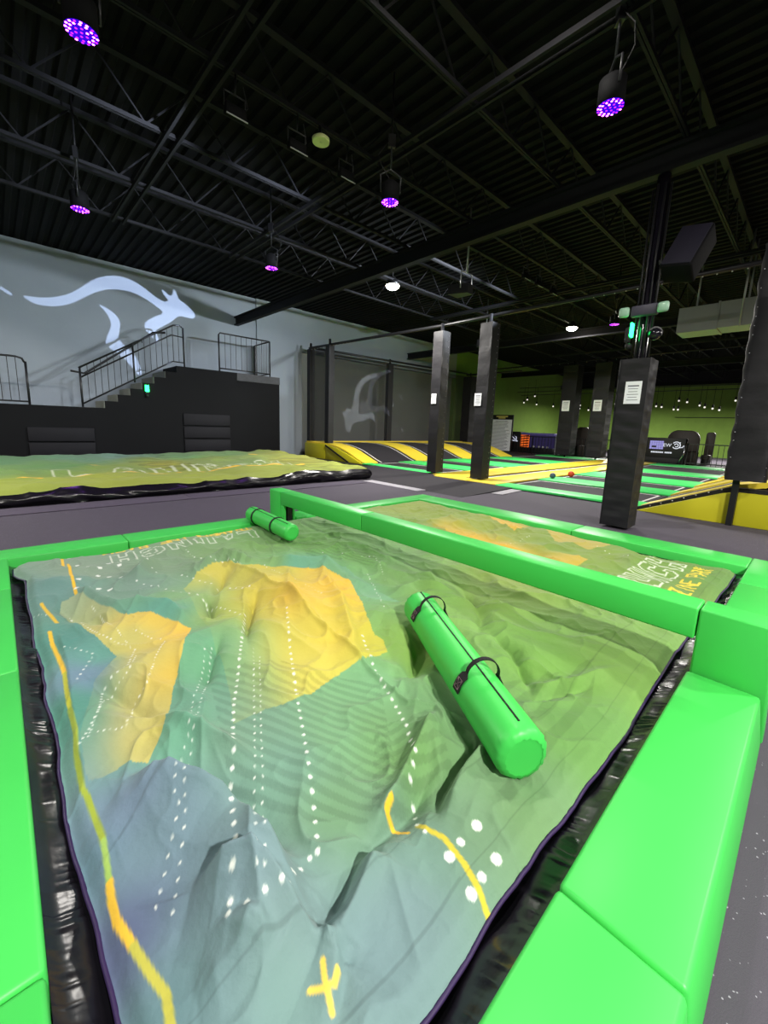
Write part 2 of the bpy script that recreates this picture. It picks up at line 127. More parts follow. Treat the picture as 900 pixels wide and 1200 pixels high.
class MB:
    """collects primitives; build() links them as ONE mesh object"""
    def __init__(self): self.bm = bmesh.new()
    def _tag(self, faces, mi, smooth=False):
        for f in faces:
            f.material_index = mi; f.smooth = smooth
    def box(self, x0, x1, y0, y1, z0, z1, bev=0.0, mi=0, seg=2, M=None, shift=None):
        t = bmesh.new()
        vs = [t.verts.new((x, y, z)) for z in (z0, z1) for y in (y0, y1) for x in (x0, x1)]
        for q in ((0, 2, 3, 1), (4, 5, 7, 6), (0, 1, 5, 4), (2, 6, 7, 3), (0, 4, 6, 2), (1, 3, 7, 5)):
            t.faces.new([vs[i] for i in q])
        if shift: shift(vs)
        if bev > 0:
            bmesh.ops.bevel(t, geom=list(t.edges), offset=bev, segments=seg, profile=0.5, affect='EDGES', clamp_overlap=True)
        if M is not None: bmesh.ops.transform(t, matrix=M, verts=t.verts)
        self._merge(t, mi, bev > 0)
        return self
    def _merge(self, t, mi, smooth):
        bmesh.ops.recalc_face_normals(t, faces=t.faces)
        mp = {}
        for v in t.verts: mp[v] = self.bm.verts.new(v.co)
        for f in t.faces:
            try: nf = self.bm.faces.new([mp[v] for v in f.verts])
            except ValueError: continue
            nf.material_index = mi; nf.smooth = smooth
        t.free()
    def tube(self, pts, r, n=8, mi=0, caps=True, closed=False):
        pts = [Vector(p) for p in pts]; rs = r if isinstance(r, (list, tuple)) else [r] * len(pts)
        rings = []; up = None
        for i, p in enumerate(pts):
            a = pts[i - 1] if i > 0 else pts[i]; b = pts[i + 1] if i < len(pts) - 1 else pts[i]
            d = (b - a).normalized()
            if up is None:
                up = Vector((0, 0, 1)) if abs(d.z) < 0.9 else Vector((1, 0, 0))
            u = (up - d * up.dot(d))
            if u.length < 1e-4: u = d.orthogonal()
            u.normalize(); up = u; w = d.cross(u)
            rings.append([self.bm.verts.new(p + (u * math.cos(2 * PI * k / n) + w * math.sin(2 * PI * k / n)) * rs[i]) for k in range(n)])
        for A, B in zip(rings[:-1], rings[1:]):
            for k in range(n):
                f = self.bm.faces.new((A[k], A[(k + 1) % n], B[(k + 1) % n], B[k])); f.material_index = mi; f.smooth = n > 5
        if caps:
            f = self.bm.faces.new(list(reversed(rings[0]))); f.material_index = mi
            f = self.bm.faces.new(rings[-1]); f.material_index = mi
        return self
    def bar(self, p0, p1, w, h=None, mi=0, up=(0, 0, 1)):
        """square bar between two points"""
        h = h or w; p0 = Vector(p0); p1 = Vector(p1); d = (p1 - p0).normalized(); u = Vector(up)
        if abs(d.dot(u)) > 0.99: u = Vector((1, 0, 0))
        s = d.cross(u).normalized() * (w / 2); t = s.cross(d).normalized() * (h / 2)
        A = [self.bm.verts.new(p0 + a * s + b * t) for a, b in ((-1, -1), (1, -1), (1, 1), (-1, 1))]
        B = [self.bm.verts.new(p1 + a * s + b * t) for a, b in ((-1, -1), (1, -1), (1, 1), (-1, 1))]
        fs = [A[::-1], B] + [(A[k], A[(k + 1) % 4], B[(k + 1) % 4], B[k]) for k in range(4)]
        for q in fs:
            f = self.bm.faces.new(q); f.material_index = mi
        return self
    def prism(self, poly, axis, a, b, mi=0, bev=0.0, smooth=False):
        """extrude a 2D outline. axis 'x': (y,z); 'y': (x,z); 'z': (x,y)"""
        def P(p, t):
            return {'x': (t, p[0], p[1]), 'y': (p[0], t, p[1]), 'z': (p[0], p[1], t)}[axis]
        t = bmesh.new()
        A = [t.verts.new(P(p, a)) for p in poly]; B = [t.verts.new(P(p, b)) for p in poly]; n = len(poly)
        t.faces.new(A[::-1]); t.faces.new(B)
        for k in range(n): t.faces.new((A[k], A[(k + 1) % n], B[(k + 1) % n], B[k]))
        if bev > 0:
            bmesh.ops.recalc_face_normals(t, faces=t.faces)
            bmesh.ops.bevel(t, geom=list(t.edges), offset=bev, segments=2, profile=0.5, affect='EDGES', clamp_overlap=True)
        self._merge(t, mi, smooth or bev > 0)
        return self
    def quad(self, *p, mi=0):
        f = self.bm.faces.new([self.bm.verts.new(q) for q in p]); f.material_index = mi
        return self
    def disc(self, c, r, n=20, mi=0, normal=(0, 0, -1)):
        c = Vector(c); nn = Vector(normal).normalized(); u = nn.orthogonal().normalized(); w = nn.cross(u)
        f = self.bm.faces.new([self.bm.verts.new(c + (u * math.cos(2 * PI * k / n) + w * math.sin(2 * PI * k / n)) * r) for k in range(n)])
        f.material_index = mi
        return self
    def ball(self, c, r, mi=0, sub=2, sc=(1, 1, 1)):
        t = bmesh.new(); bmesh.ops.create_icosphere(t, subdivisions=sub, radius=r)
        for v in t.verts: v.co = Vector((v.co.x * sc[0] + c[0], v.co.y * sc[1] + c[1], v.co.z * sc[2] + c[2]))
        self._merge(t, mi, True); return self
    def grid(self, rows, mi=0, smooth=True):
        V = [[self.bm.verts.new(p) for p in r] for r in rows]
        for A, B in zip(V[:-1], V[1:]):
            for k in range(len(A) - 1):
                f = self.bm.faces.new((A[k], A[k + 1], B[k + 1], B[k])); f.material_index = mi; f.smooth = smooth
        return self
    def build(self, name, mats, parent=None, autosmooth=True):
        me = bpy.data.meshes.new(name); self.bm.to_mesh(me); self.bm.free()
        if not isinstance(mats, (list, tuple)): mats = [mats]
        for m in mats: me.materials.append(m)
        o = bpy.data.objects.new(name, me); COL.objects.link(o)
        if parent is not None: attach(o, parent)
        return o

def world_loc(o):
    v = Vector(o.location); p = o.parent
    while p is not None: v = v + Vector(p.location); p = p.parent
    return v

def attach(o, parent):
    """parent a mesh written in world coordinates to an unrotated parent"""
    off = world_loc(parent)
    o.data.transform(Matrix.Translation(-off)); o.parent = parent

def thing(name, label, cat, loc=(0, 0, 0), group=None):
    o = bpy.data.objects.new(name, None); COL.objects.link(o); o.location = loc; o.empty_display_size = 0.1
    o['label'] = label; o['category'] = cat
    if group: o['group'] = group
    return o

def tag(o, label, cat, group=None, kind=None):
    o['label'] = label; o['category'] = cat
    if group: o['group'] = group
    if kind: o['kind'] = kind
    return o

def struct(o, label=None, cat=None):
    o['kind'] = 'structure'
    if label: o['label'] = label
    if cat: o['category'] = cat
    return o

def dup(root, loc, rotz=0.0, label=None, group=None):
    r = root.copy(); COL.objects.link(r); r.location = loc; r.rotation_euler = (0, 0, rotz)
    if label: r['label'] = label
    if group: r['group'] = group
    for ch in list(root.children):
        c = ch.copy(); COL.objects.link(c); c.parent = r
        for g in list(ch.children):
            d = g.copy(); COL.objects.link(d); d.parent = c
    return r

def letters(body, size, M, mat, parent, name='lettering', extrude=0.002):
    cu = bpy.data.curves.new('text', 'FONT'); cu.body = body; cu.size = size; cu.extrude = extrude
    cu.align_x = 'CENTER'; cu.align_y = 'CENTER'
    to = bpy.data.objects.new('text', cu); COL.objects.link(to)
    bpy.context.view_layer.update()
    me = bpy.data.meshes.new_from_object(to.evaluated_get(bpy.context.evaluated_depsgraph_get()))
    bpy.data.objects.remove(to); me.transform(M); me.name = name
    me.materials.clear(); me.materials.append(mat)
    o = bpy.data.objects.new(name, me); COL.objects.link(o)
    if parent is not None: attach(o, parent)
    return o

# ---------------------------------------------------------------- materials
M_green = material('green_vinyl', (66, 194, 82), 0.42, 0.05, 3, 0.04, 9, spec=0.35)
M_greenseam = material('dark_seam', (20, 70, 25), 0.7)
M_green2 = material('trampoline_green', (70, 222, 108), 0.5, 0.05, 2)
M_yellow = material('yellow_vinyl', (238, 212, 62), 0.5, 0.05, 2)
M_olive = material('yellow_base_vinyl', (206, 200, 38), 0.5, 0.05, 2)
M_strap = material('black_webbing', (16, 15, 18), 0.75, 0.2, 60)
M_stitch = material('pale_stitch', (150, 120, 130), 0.8)
M_vinyl = material('black_glossy_vinyl', (17, 16, 21), 0.26, 0.3, 14, 0.08, 18, spec=0.6)
M_piping = material('purple_piping', (44, 26, 70), 0.55, 0.2, 30)
M_black = material('black_paint', (26, 26, 28), 0.65, 0.25, 5)
M_steel = material('black_steel', (24, 24, 27), 0.42, 0.1, 10, spec=0.5)
M_padv = material('black_pad_vinyl', (27, 26, 30), 0.55, 0.18, 6, 0.35, 7, spec=0.4)
M_padtape = material('gloss_post_paint', (22, 20, 28), 0.18, spec=0.6)
M_bed = material('trampoline_bed', (40, 38, 42), 0.8, 0.12, 3)
M_white = material('white_line', (222, 222, 215), 0.6)
M_paper = material('white_paper', (246, 248, 253), 0.6, 0.03, 4)
M_ink = material('grey_print', (120, 122, 132), 0.8)
M_darkink = material('black_print', (24, 24, 26), 0.6)
M_wall = material('pale_grey_wall', (144, 152, 160), 0.85, 0.06, 1.5, 0.12, 14)
M_niche = material('grey_niche_wall', (150, 152, 148), 0.85, 0.06, 1.5)
M_greenwall = material('lime_wall', (114, 146, 60), 0.85, 0.14, 2.2, 0.3, 2.5)
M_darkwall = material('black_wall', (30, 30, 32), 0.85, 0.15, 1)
M_deck = material('roof_deck_paint', (17, 17, 20), 0.85, 0.2, 1.5, spec=0.15)
M_joist = material('roof_steel_paint', (24, 24, 29), 0.7, 0.2, 2, spec=0.25)
M_stage = material('stage_black_paint', (13, 13, 15), 0.75, 0.2, 2.5, 0.1, 6, spec=0.15)
M_wornpaint = material('worn_stage_edge', (64, 64, 67), 0.75, 0.3, 6)
M_riser = material('speckled_step', (150, 152, 142), 0.8, 0.35, 26)
M_wallpad = material('charcoal_wall_pad', (24, 23, 27), 0.7, 0.1, 5, spec=0.2)
M_grommet = material('steel_grommet', (190, 190, 196), 0.3, metal=0.6)
M_duct = material('sheet_metal', (150, 152, 152), 0.45, 0.06, 3, metal=0.3)
M_chrome = material('chrome', (200, 200, 205), 0.15, metal=1.0)
M_mat = material('grey_mat', (76, 70, 84), 0.85, 0.1, 10)
M_rampstrip = material('pale_edge_strip', (160, 158, 165), 0.7, 0.15, 12)
M_can = material('black_can_paint', (9, 9, 11), .8, .1, 5, spec=.15)
M_lens = material('deep_blue_lens', (36, 6, 110), 0.2, spec=0.6)

def floor_material():
    m = material('rubber_floor', (72, 67, 78), 0.8, 0.10, 5, 0.15, 220)
    nt = m.node_tree; N = nt.nodes; L = nt.links; b = N['Principled BSDF']
    tc = [n for n in N if n.type == 'TEX_COORD'][0]; mx = [n for n in N if n.type == 'MIX'][0]
    vo = N.new('ShaderNodeTexVoronoi'); vo.inputs['Scale'].default_value = 46
    n3 = N.new('ShaderNodeTexNoise'); n3.inputs['Scale'].default_value = 120
    L.new(tc.outputs['Object'], vo.inputs['Vector']); L.new(tc.outputs['Object'], n3.inputs['Vector'])
    ad = N.new('ShaderNodeMath'); ad.operation = 'MULTIPLY_ADD'; ad.inputs[1].default_value = 0.35
    L.new(n3.outputs['Fac'], ad.inputs[0]); L.new(vo.outputs['Distance'], ad.inputs[2])
    lt = N.new('ShaderNodeMath'); lt.operation = 'LESS_THAN'; lt.inputs[1].default_value = 0.285
    L.new(ad.outputs[0], lt.inputs[0])
    m2 = N.new('ShaderNodeMix'); m2.data_type = 'RGBA'; m2.inputs[7].default_value = lin((150, 146, 158))
    L.new(lt.outputs[0], m2.inputs[0]); L.new(mx.outputs[2], m2.inputs[6]); L.new(m2.outputs[2], b.inputs['Base Color'])
    return m
M_floor = floor_material()

def cloth_material(name):
    m = bpy.data.materials.new(name); m.use_nodes = True
    nt = m.node_tree; N = nt.nodes; L = nt.links; b = N['Principled BSDF']
    b.inputs['Roughness'].default_value = 0.75; b.inputs['Specular IOR Level'].default_value = 0.25
    b.inputs['Sheen Weight'].default_value = 0.08
    at = N.new('ShaderNodeAttribute'); at.attribute_name = 'print'
    L.new(at.outputs['Color'], b.inputs['Base Color'])
    tc = N.new('ShaderNodeTexCoord')
    n1 = N.new('ShaderNodeTexNoise'); n1.inputs['Scale'].default_value = 34; n1.inputs['Detail'].default_value = 5
    L.new(tc.outputs['Object'], n1.inputs['Vector'])
    bp = N.new('ShaderNodeBump'); bp.inputs['Strength'].default_value = 0.20; bp.inputs['Distance'].default_value = 0.02
    L.new(n1.outputs['Fac'], bp.inputs['Height']); L.new(bp.outputs[0], b.inputs['Normal'])
    return m
M_cloth = cloth_material('printed_cloth')
def net_material():
    m = material('black_netting', (36, 36, 38), 0.8)
    nt = m.node_tree; N = nt.nodes; L = nt.links
    tr = N.new('ShaderNodeBsdfTransparent'); mx = N.new('ShaderNodeMixShader'); mx.inputs[0].default_value = 0.30
    out = [n for n in N if n.type == 'OUTPUT_MATERIAL'][0]
    L.new(tr.outputs[0], mx.inputs[1]); L.new(N['Principled BSDF'].outputs[0], mx.inputs[2]); L.new(mx.outputs[0], out.inputs[0])
    return m
M_net = net_material()

# ---------------------------------------------------------------- camera
cam_d = bpy.data.cameras.new('camera'); cam = bpy.data.objects.new('camera', cam_d); COL.objects.link(cam)
R = ((0.72916604, -0.09220971, 0.67809605), (-0.68341995, -0.14939385, 0.71457585), (0.03541255, -0.98446881, -0.17195088))
mw = Matrix(((R[0][0], -R[0][1], -R[0][2], 0), (R[1][0], -R[1][1], -R[1][2], 0), (R[2][0], -R[2][1], -R[2][2], 1.5), (0, 0, 0, 1)))
cam.matrix_world = mw
cam_d.sensor_fit = 'VERTICAL'; cam_d.sensor_height = 36.0; cam_d.lens = 478.0 / 1200.0 * 36.0
cam_d.shift_y = -18.0 / 1200.0; cam_d.clip_start = 0.02; cam_d.clip_end = 200
scene.camera = cam

# ---------------------------------------------------------------- room shell
ZC = 6.35
struct(MB().box(-8, 41, -10, 18.2, -0.2, 0.0).build('floor', M_floor))
ce = MB()
y = -10.0
prof = []
while y < 18.2: y += 1
# ribbed deck: ribs run along y
x = -8.0; pts = []
while x < 41:
    pts += [(x, ZC), (x + 0.09, ZC), (x + 0.12, ZC + 0.06), (x + 0.21, ZC + 0.06)]; x += 0.24
ce.grid([[(px, -10, pz) for px, pz in pts], [(px, 18.2, pz) for px, pz in pts]], smooth=False)
struct(ce.build('ceiling', M_deck))
w = MB()
w.box(-8, 8.12, 16.5, 17.4, 0, ZC, mi=0); w.box(8.12, 10.25, 16.44, 17.4, 0, ZC, mi=0)
w.box(10.25, 21.55, 16.5, 17.4, 4.62, ZC, mi=0); w.box(10.25, 21.55, 16.8, 17.4, 0, 4.62, mi=1)
w.box(21.55, 39.4, 16.5, 17.4, 0, ZC, mi=2)
struct(w.build('wall_left', [M_wall, M_niche, M_greenwall]))
struct(MB().box(39.0, 39.4, -10, 16.5, 0, 5.35, mi=0).box(39.0, 39.4, -10, 16.5, 5.35, ZC, mi=1).build('wall_back', [M_greenwall, M_darkwall]))  # black upper band paints in the light fading towards the roof
struct(MB().box(-8, 41, -10.4, -10, 0, ZC).build('wall_right', M_darkwall))
struct(MB().box(-8.4, -8, -10, 17, 0, ZC).build('wall_front', M_darkwall))

# roof structure: girders along y, open-web joists along x
for i, gx in enumerate((-2.6, 7.28, 17.1, 26.9, 36.7)):
    g = MB()
    for z0, z1, hw in ((5.16, 5.21, 0.08), (5.44, 5.49, 0.08)): g.box(gx - hw, gx + hw, -10, 16.5, z0, z1)
    g.box(gx - 0.012, gx + 0.012, -10, 16.5, 5.21, 5.44)
    struct(g.build('roof_girder', M_joist), 'black painted steel roof girder crossing under the joists', 'beam')
proto = None
for k in range(-5, 7):
    jy = 0.13 + 1.75 * k
    j = MB()
    xs = -8.0
    j.box(-8, 39, -0.035, -0.005, 5.50, 5.55); j.box(-8, 39, 0.005, 0.035, 5.50, 5.55)
    j.box(-8, 39, -0.05, 0.05, 6.2, 6.26)
    n = 0
    while xs < 38.4:
        za, zb = (5.53, 6.22) if n % 2 == 0 else (6.22, 5.53)
        j.bar((xs, 0, za), (xs + 0.62, 0, zb), 0.022); xs += 0.62; n += 1
    if proto is None:
        proto = j.build('roof_joist', M_joist); proto.location = (0, jy, 0); o = proto
    else:
        j.bm.free(); o = proto.copy(); COL.objects.link(o); o.location = (0, jy, 0)
    struct(o, 'black open web steel joist under the roof deck', 'beam'); o['group'] = 'open web roof joists'
for bx in (2.15, 4.6, 12.2, 22.0, 32.0):
    b = MB(); b.box(bx - 0.02, bx + 0.02, -9.9, 10.7, 5.44, 5.5); b.box(bx + 0.16, bx + 0.2, -9.9, 10.7, 5.44, 5.5)
    struct(b.build('roof_bridging', M_joist), 'thin pair of steel bridging rods crossing the joists', 'beam')

# ---------------------------------------------------------------- front pit: green rail pads
X0, X1, Y0, Y1, HR = -0.03, 5.30, 0.32, 4.68, 0.25
def rail(name_label, x0, x1, y0, y1, slope=None):
    """one padded rail section; slope = side whose outer face leans outwards"""
    def sh(vs):
        for v in vs:
            if v.co.z < 0.01:
                if slope == 'y-' and v.co.y < (y0 + y1) / 2: v.co.y -= 0.035
                if slope == 'y+' and v.co.y > (y0 + y1) / 2: v.co.y += 0.035
                if slope == 'x+' and v.co.x > (x0 + x1) / 2: v.co.x += 0.035
                if slope == 'x-' and v.co.x < (x0 + x1) / 2: v.co.x -= 0.035
    o = MB().box(x0, x1, y0, y1, 0.0, HR, bev=0.014, shift=sh).build('rail_pad', M_green)
    return tag(o, name_label, 'pad', 'green pads around the near pit')
g = 0.003
rail('green rail pad running off the bottom left corner', -0.35, X0 - .002, -1.4, 1.03 - g, 'x-')
rail('green rail pad on the left side, between the two seams nearest the camera', -0.35, X0, 1.03 + g, 2.55 - g, 'x-')
rail('short green rail pad on the left side between the two upper seams', -0.35, X0, 2.55 + g, 3.85 - g, 'x-')
rail('green rail pad at the far left corner of the pit', -0.35, X0, 3.85 + g, Y1 - g, 'x-')
rail('green rail pad along the back left, ending at the corner', -0.35, 0.88 - g, Y1, 5.0, 'y+')
rail('green rail pad along the back, under the small green roll', 0.88 + g, 2.62, Y1, 5.0, 'y+')
rail('green rail pad along the back, beyond the beam post', 2.83, 5.75, Y1, 5.0, 'y+')
rail('green rail pad on the far side, left of the thick black column', X1, 5.75, 2.05 + g, Y1 - g, 'x+')
rail('green rail pad on the far side ending at the right corner', X1, 5.75, Y0 + g, 2.05 - g, 'x+')
rail('wide green rail pad at the bottom right edge of the photo', X0 + .002, 1.03 - g, 0.02, Y0, 'y-')
rail('long green rail pad on the right, in front of the beam post', 1.03 + g, 2.62, 0.02, Y0, 'y-')
rail('green rail pad behind the right beam post', 2.83, 4.66 - g, 0.02, Y0, 'y-')
rail('small green rail pad at the right corner of the pit', 4.66 + g, 5.75, 0.02, Y0, 'y-')

# balance beam
bt = thing('balance_beam', 'long green padded beam spanning the pit on two end posts', 'beam', (2.72, 2.6, 0))
bx0, bx1, bz0, bz1 = 2.63, 2.815, 0.425, 0.603
for (a, b_) in ((0.315, 3.10 - g), (3.10 + g, 4.74)):
    MB().box(bx0, bx1, a, b_, bz0, bz1, bev=0.012).build('beam_pad', M_green, bt)
def sh1(vs):
    for v in vs:
        if v.co.z < 0.1 and v.co.y < 0.1: v.co.y -= 0.035
MB().box(bx0, bx1, 0.015, 0.310, 0.0, bz1, bev=0.012, shift=sh1).build('end_post_pad', M_green, bt)
MB().box(bx0, bx1, 4.745, 5.03, 0.0, bz1, bev=0.012).build('end_post_pad', M_green, bt)
MB().box(bx0 + 0.06, bx1 - 0.06, 4.66, 4.74, 0.02, bz0).box(bx0 + 0.03, bx1 - 0.03, 4.62, 4.74, 0.0, 0.05).build('steel_leg', M_steel, bt)
MB().box(bx0 + 0.005, bx0 + 0.045, 4.67, 4.745, 0.02, bz0, bev=0.008).box(bx1 - 0.045, bx1 - 0.005, 4.67, 4.745, 0.02, bz0, bev=0.008).build('leg_pad', M_green, bt)

# ---------------------------------------------------------------- near airbag with printed cover
def inside(x, y, poly):
    r = np.zeros(x.shape, bool); n = len(poly)
    for i in range(n):
        x0, y0 = poly[i]; x1, y1 = poly[(i + 1) % n]
        c = ((y0 > y) != (y1 > y))
        xi = (x1 - x0) * (y - y0) / (y1 - y0 + 1e-12) + x0
        r ^= c & (x < xi)
    return r

def rbf(x, y, pts, power=3.0, soft=0.05):
    acc = np.zeros(x.shape + (3,)); ws = np.zeros(x.shape)
    for px, py, r_, g_, b_ in pts:
        w_ = 1.0 / ((x - px) ** 2 + (y - py) ** 2 + soft * soft) ** (power / 2)
        acc += w_[..., None] * np.array([r_, g_, b_]); ws += w_
    return acc / ws[..., None]

LETTER = {  # block outlines, unit box 1 wide, 1.35 high
 'L': [[(0, 0), (1, 0), (1, .35), (.38, .35), (.38, 1.35), (0, 1.35), (0, 0)]],
 'A': [[(0, 0), (.38, 1.35), (.62, 1.35), (1, 0), (.72, 0), (.63, .3), (.37, .3), (.28, 0), (0, 0)], [(.42, .55), (.58, .55), (.5, .95), (.42, .55)]],
 'U': [[(0, 1.35), (0, .3), (.25, 0), (.75, 0), (1, .3), (1, 1.35), (.66, 1.35), (.66, .42), (.34, .42), (.34, 1.35), (0, 1.35)]],
 'N': [[(0, 0), (0, 1.35), (.3, 1.35), (.68, .55), (.68, 1.35), (1, 1.35), (1, 0), (.7, 0), (.32, .8), (.32, 0), (0, 0)]],
 'C': [[(1, .85), (1, 1.1), (.75, 1.35), (.25, 1.35), (0, 1.1), (0, .25), (.25, 0), (.75, 0), (1, .25), (1, .5), (.66, .5), (.66, .35), (.34, .35), (.34, 1.0), (.66, 1.0), (.66, .85), (1, .85)]],
 'H': [[(0, 0), (0, 1.35), (.34, 1.35), (.34, .85), (.66, .85), (.66, 1.35), (1, 1.35), (1, 0), (.66, 0), (.66, .5), (.34, .5), (.34, 0), (0, 0)]],
}
STROKE = {
 'T': [[(0, 1), (1, 1)], [(.5, 1), (.5, 0)]], 'R': [[(0, 0), (0, 1), (.8, 1), (.8, .5), (0, .5)], [(.4, .5), (.9, 0)]], 'A': [[(0, 0), (.5, 1), (1, 0)], [(.25, .4), (.75, .4)]],
 'M': [[(0, 0), (0, 1), (.5, .4), (1, 1), (1, 0)]], 'P': [[(0, 0), (0, 1), (.8, 1), (.8, .5), (0, .5)]], 'O': [[(0, 0), (1, 0), (1, 1), (0, 1), (0, 0)]],
 'L': [[(0, 1), (0, 0), (.8, 0)]], 'I': [[(.5, 0), (.5, 1)]], 'N': [[(0, 0), (0, 1), (1, 0), (1, 1)]], 'E': [[(.9, 0), (0, 0), (0, 1), (.9, 1)], [(0, .5), (.7, .5)]],
 'K': [[(0, 0), (0, 1)], [(.9, 1), (0, .5), (.9, 0)]],
}
def text_lines(txt, font, origin, dirx, diry, width, height, gap=0.28):
    out = []; n = len(txt); cw = width / (n + gap * (n - 1)); hh = 1.35 if font is LETTER else 1.0
    for i, ch in enumerate(txt):
        if ch == ' ': continue
        for pl in font[ch]:
            out.append([(origin[0] + dirx[0] * (i * cw * (1 + gap) + u * cw) + diry[0] * v / hh * height,
                         origin[1] + dirx[1] * (i * cw * (1 + gap) + u * cw) + diry[1] * v / hh * height) for u, v in pl])
    return out

def paint(col, x, y, mask, rgb, k=1.0):
    col[mask] = col[mask] * (1 - k) + np.array(rgb) * k

def paint_line(col, x, y, pts, hw, rgb, k=1.0):
    xs = [p[0] for p in pts]; ys = [p[1] for p in pts]
    m = (x > min(xs) - hw) & (x < max(xs) + hw) & (y > min(ys) - hw) & (y < max(ys) + hw)
    idx = np.nonzero(m)
    if len(idx[0]) == 0: return
    d, s, t = poly_dist(x[idx], y[idx], pts)
    a = np.clip((hw - d) / 0.004 + 0.5, 0, 1) * k
    c = col[idx]; col[idx] = c * (1 - a[:, None]) + np.array(rgb) * a[:, None]

def paint_dot(col, x, y, cx, cy, r, rgb):
    m = np.nonzero((np.abs(x - cx) < r * 1.6) & (np.abs(y - cy) < r * 1.6))
    if len(m[0]) == 0: return
    a = np.clip((r - np.hypot(x[m] - cx, y[m] - cy)) / 0.003 + 0.5, 0, 1) * 0.9
    col[m] = col[m] * (1 - a[:, None]) + np.array(rgb) * a[:, None]

def srgb2lin(c):
    c = np.clip(c / 255.0, 0, 1)
    return np.where(c <= 0.04045, c / 12.92, ((c + 0.055) / 1.055) ** 2.4)

def cloth_object(name, X, Y, Z, col, parent, mat, more=None):
    nr, nc = X.shape
    co = np.stack([X, Y, Z], -1).reshape(-1, 3)
    off = np.array(world_loc(parent)); co = co - off
    i = np.arange(nr * nc).reshape(nr, nc)
    q = np.stack([i[:-1, :-1], i[:-1, 1:], i[1:, 1:], i[1:, :-1]], -1).reshape(-1, 4)
    me = bpy.data.meshes.new(name)
    me.vertices.add(len(co)); me.vertices.foreach_set('co', co.astype(np.float32).ravel())
    me.loops.add(q.size); me.loops.foreach_set('vertex_index', q.astype(np.int32).ravel())
    me.polygons.add(len(q)); me.polygons.foreach_set('loop_start', (np.arange(len(q)) * 4).astype(np.int32))
    me.polygons.foreach_set('loop_total', np.full(len(q), 4, np.int32))
    me.polygons.foreach_set('use_smooth', np.ones(len(q), bool))
    me.update(calc_edges=True); me.validate()
    at = me.color_attributes.new('print', 'FLOAT_COLOR', 'POINT')
    rgba = np.ones((len(co), 4), np.float32); rgba[:, :3] = srgb2lin(col.reshape(-1, 3))
    at.data.foreach_set('color', rgba.ravel())
    me.materials.append(mat)
    o = bpy.data.objects.new(name, me); COL.objects.link(o); o.parent = parent
    return o

def warp_axis(a, b, s0):
    """sample positions a..b, step growing with distance from the origin end"""
    out = [a]; 
    while out[-1] < b:
        out.append(out[-1] + s0 * max(1.25, 0.75 + abs(out[-1]) * 0.85))
    out = np.array(out); return (out - a) / (out[-1] - a)

bag = thing('landing_airbag', 'near airbag with blue green and yellow printed cover inside the green rails', 'airbag', (2.6, 2.5, 0))
s = warp_axis(0.0, 5.3, 0.0040); t = warp_axis(0.3, 4.68, 0.0040)
S, T = np.meshgrid(s, t)
yg = 0.4 + T * 4.3; xg = S * 5.3
def interp(v, tab): return np.interp(v, [p[0] for p in tab], [p[1] for p in tab])
xl = interp(yg, [(0.3, .09), (0.93, .085), (1.24, .068), (1.6, .058), (2.12, .07), (2.5, .055), (2.8, .075), (3.1, .05), (3.35, .06), (3.9, .05), (4.25, .07), (4.45, .0), (4.7, .0)]) + 0.012 * vnoise(yg * 7, yg * 0, 61)
xr = interp(yg, [(0, 5.22), (.5, 5.26), (.8, 5.16), (1.15, 5.10), (1.4, 5.26), (4.7, 5.28)])
yb = interp(xg, [(0, .47), (.59, .44), (.94, .45), (1.88, .425), (2.55, .44), (3.3, .45), (4.3, .42), (4.7, .40), (5.3, .40)]) + 0.010 * vnoise(xg * 6, xg * 0, 62)
yt = interp(xg, [(0, 4.5), (.1, 4.58), (.35, 4.52), (.8, 4.55), (1.1, 4.63), (2, 4.655), (5.3, 4.655)])
X = xl + S * (xr - xl); Y = yb + T * (yt - yb)
Z = cover_height(X, Y)
ed = np.minimum(np.minimum(X - xl, xr - X), np.minimum(Y - yb, yt - Y))
roll = sstep(0, 0.07, ed)
near_edge = sstep(0.0, 0.35, ed)
Z = cover_base(X, Y) + (Z - cover_base(X, Y)) * (0.35 + 0.65 * near_edge) - 0.035 * (1 - roll) ** 2
Z = np.clip(Z, 0.075, 0.42)
EDGE_Z = lambda x_, y_: cover_base(np.array([x_]), np.array([y_]))[0] - 0.02
col = rbf(X, Y, TINTS, 3.4, 0.10)
gr = col.mean(-1, keepdims=True); col = (gr + (col - gr) * 1.0) * np.array([0.90, 0.94, 0.86])
col = col * (1 + 0.05 * vnoise(X * 3, Y * 3, 71)[..., None])
for key in ('T1', 'P1', 'P2', 'Q1', 'Q2', 'Q3'):
    m = inside(X, Y, FIELDS[key])
    fc = rbf(X[m], Y[m], FIELD_TINTS[key], 3.0, 0.12)
    al = np.full(fc.shape[0], 0.80)
    if key in FADES:
        d, _s, _t = poly_dist(X[m], Y[m], FADES[key][0]); al = al * (0.22 + 0.78 * sstep(0, FADES[key][1], d))
    col[m] = fc * al[:, None] + col[m] * (1 - al[:, None])
for poly, dr, step in BANDS:
    m = inside(X, Y, poly)
    dx, dy = dr[1][0] - dr[0][0], dr[1][1] - dr[0][1]; l = math.hypot(dx, dy)
    v = (-(X[m] - dr[0][0]) * dy + (Y[m] - dr[0][1]) * dx) / l / step
    a = sstep(0.47, 0.53, np.abs((v % 1.0) - 0.5) * 2)
    col[m] = col[m] * (1 - 0.085 * a[:, None])
for pts, hw, c in STRIPES: paint_line(col, X, Y, pts, hw, c)
WHITE = (226, 230, 222)
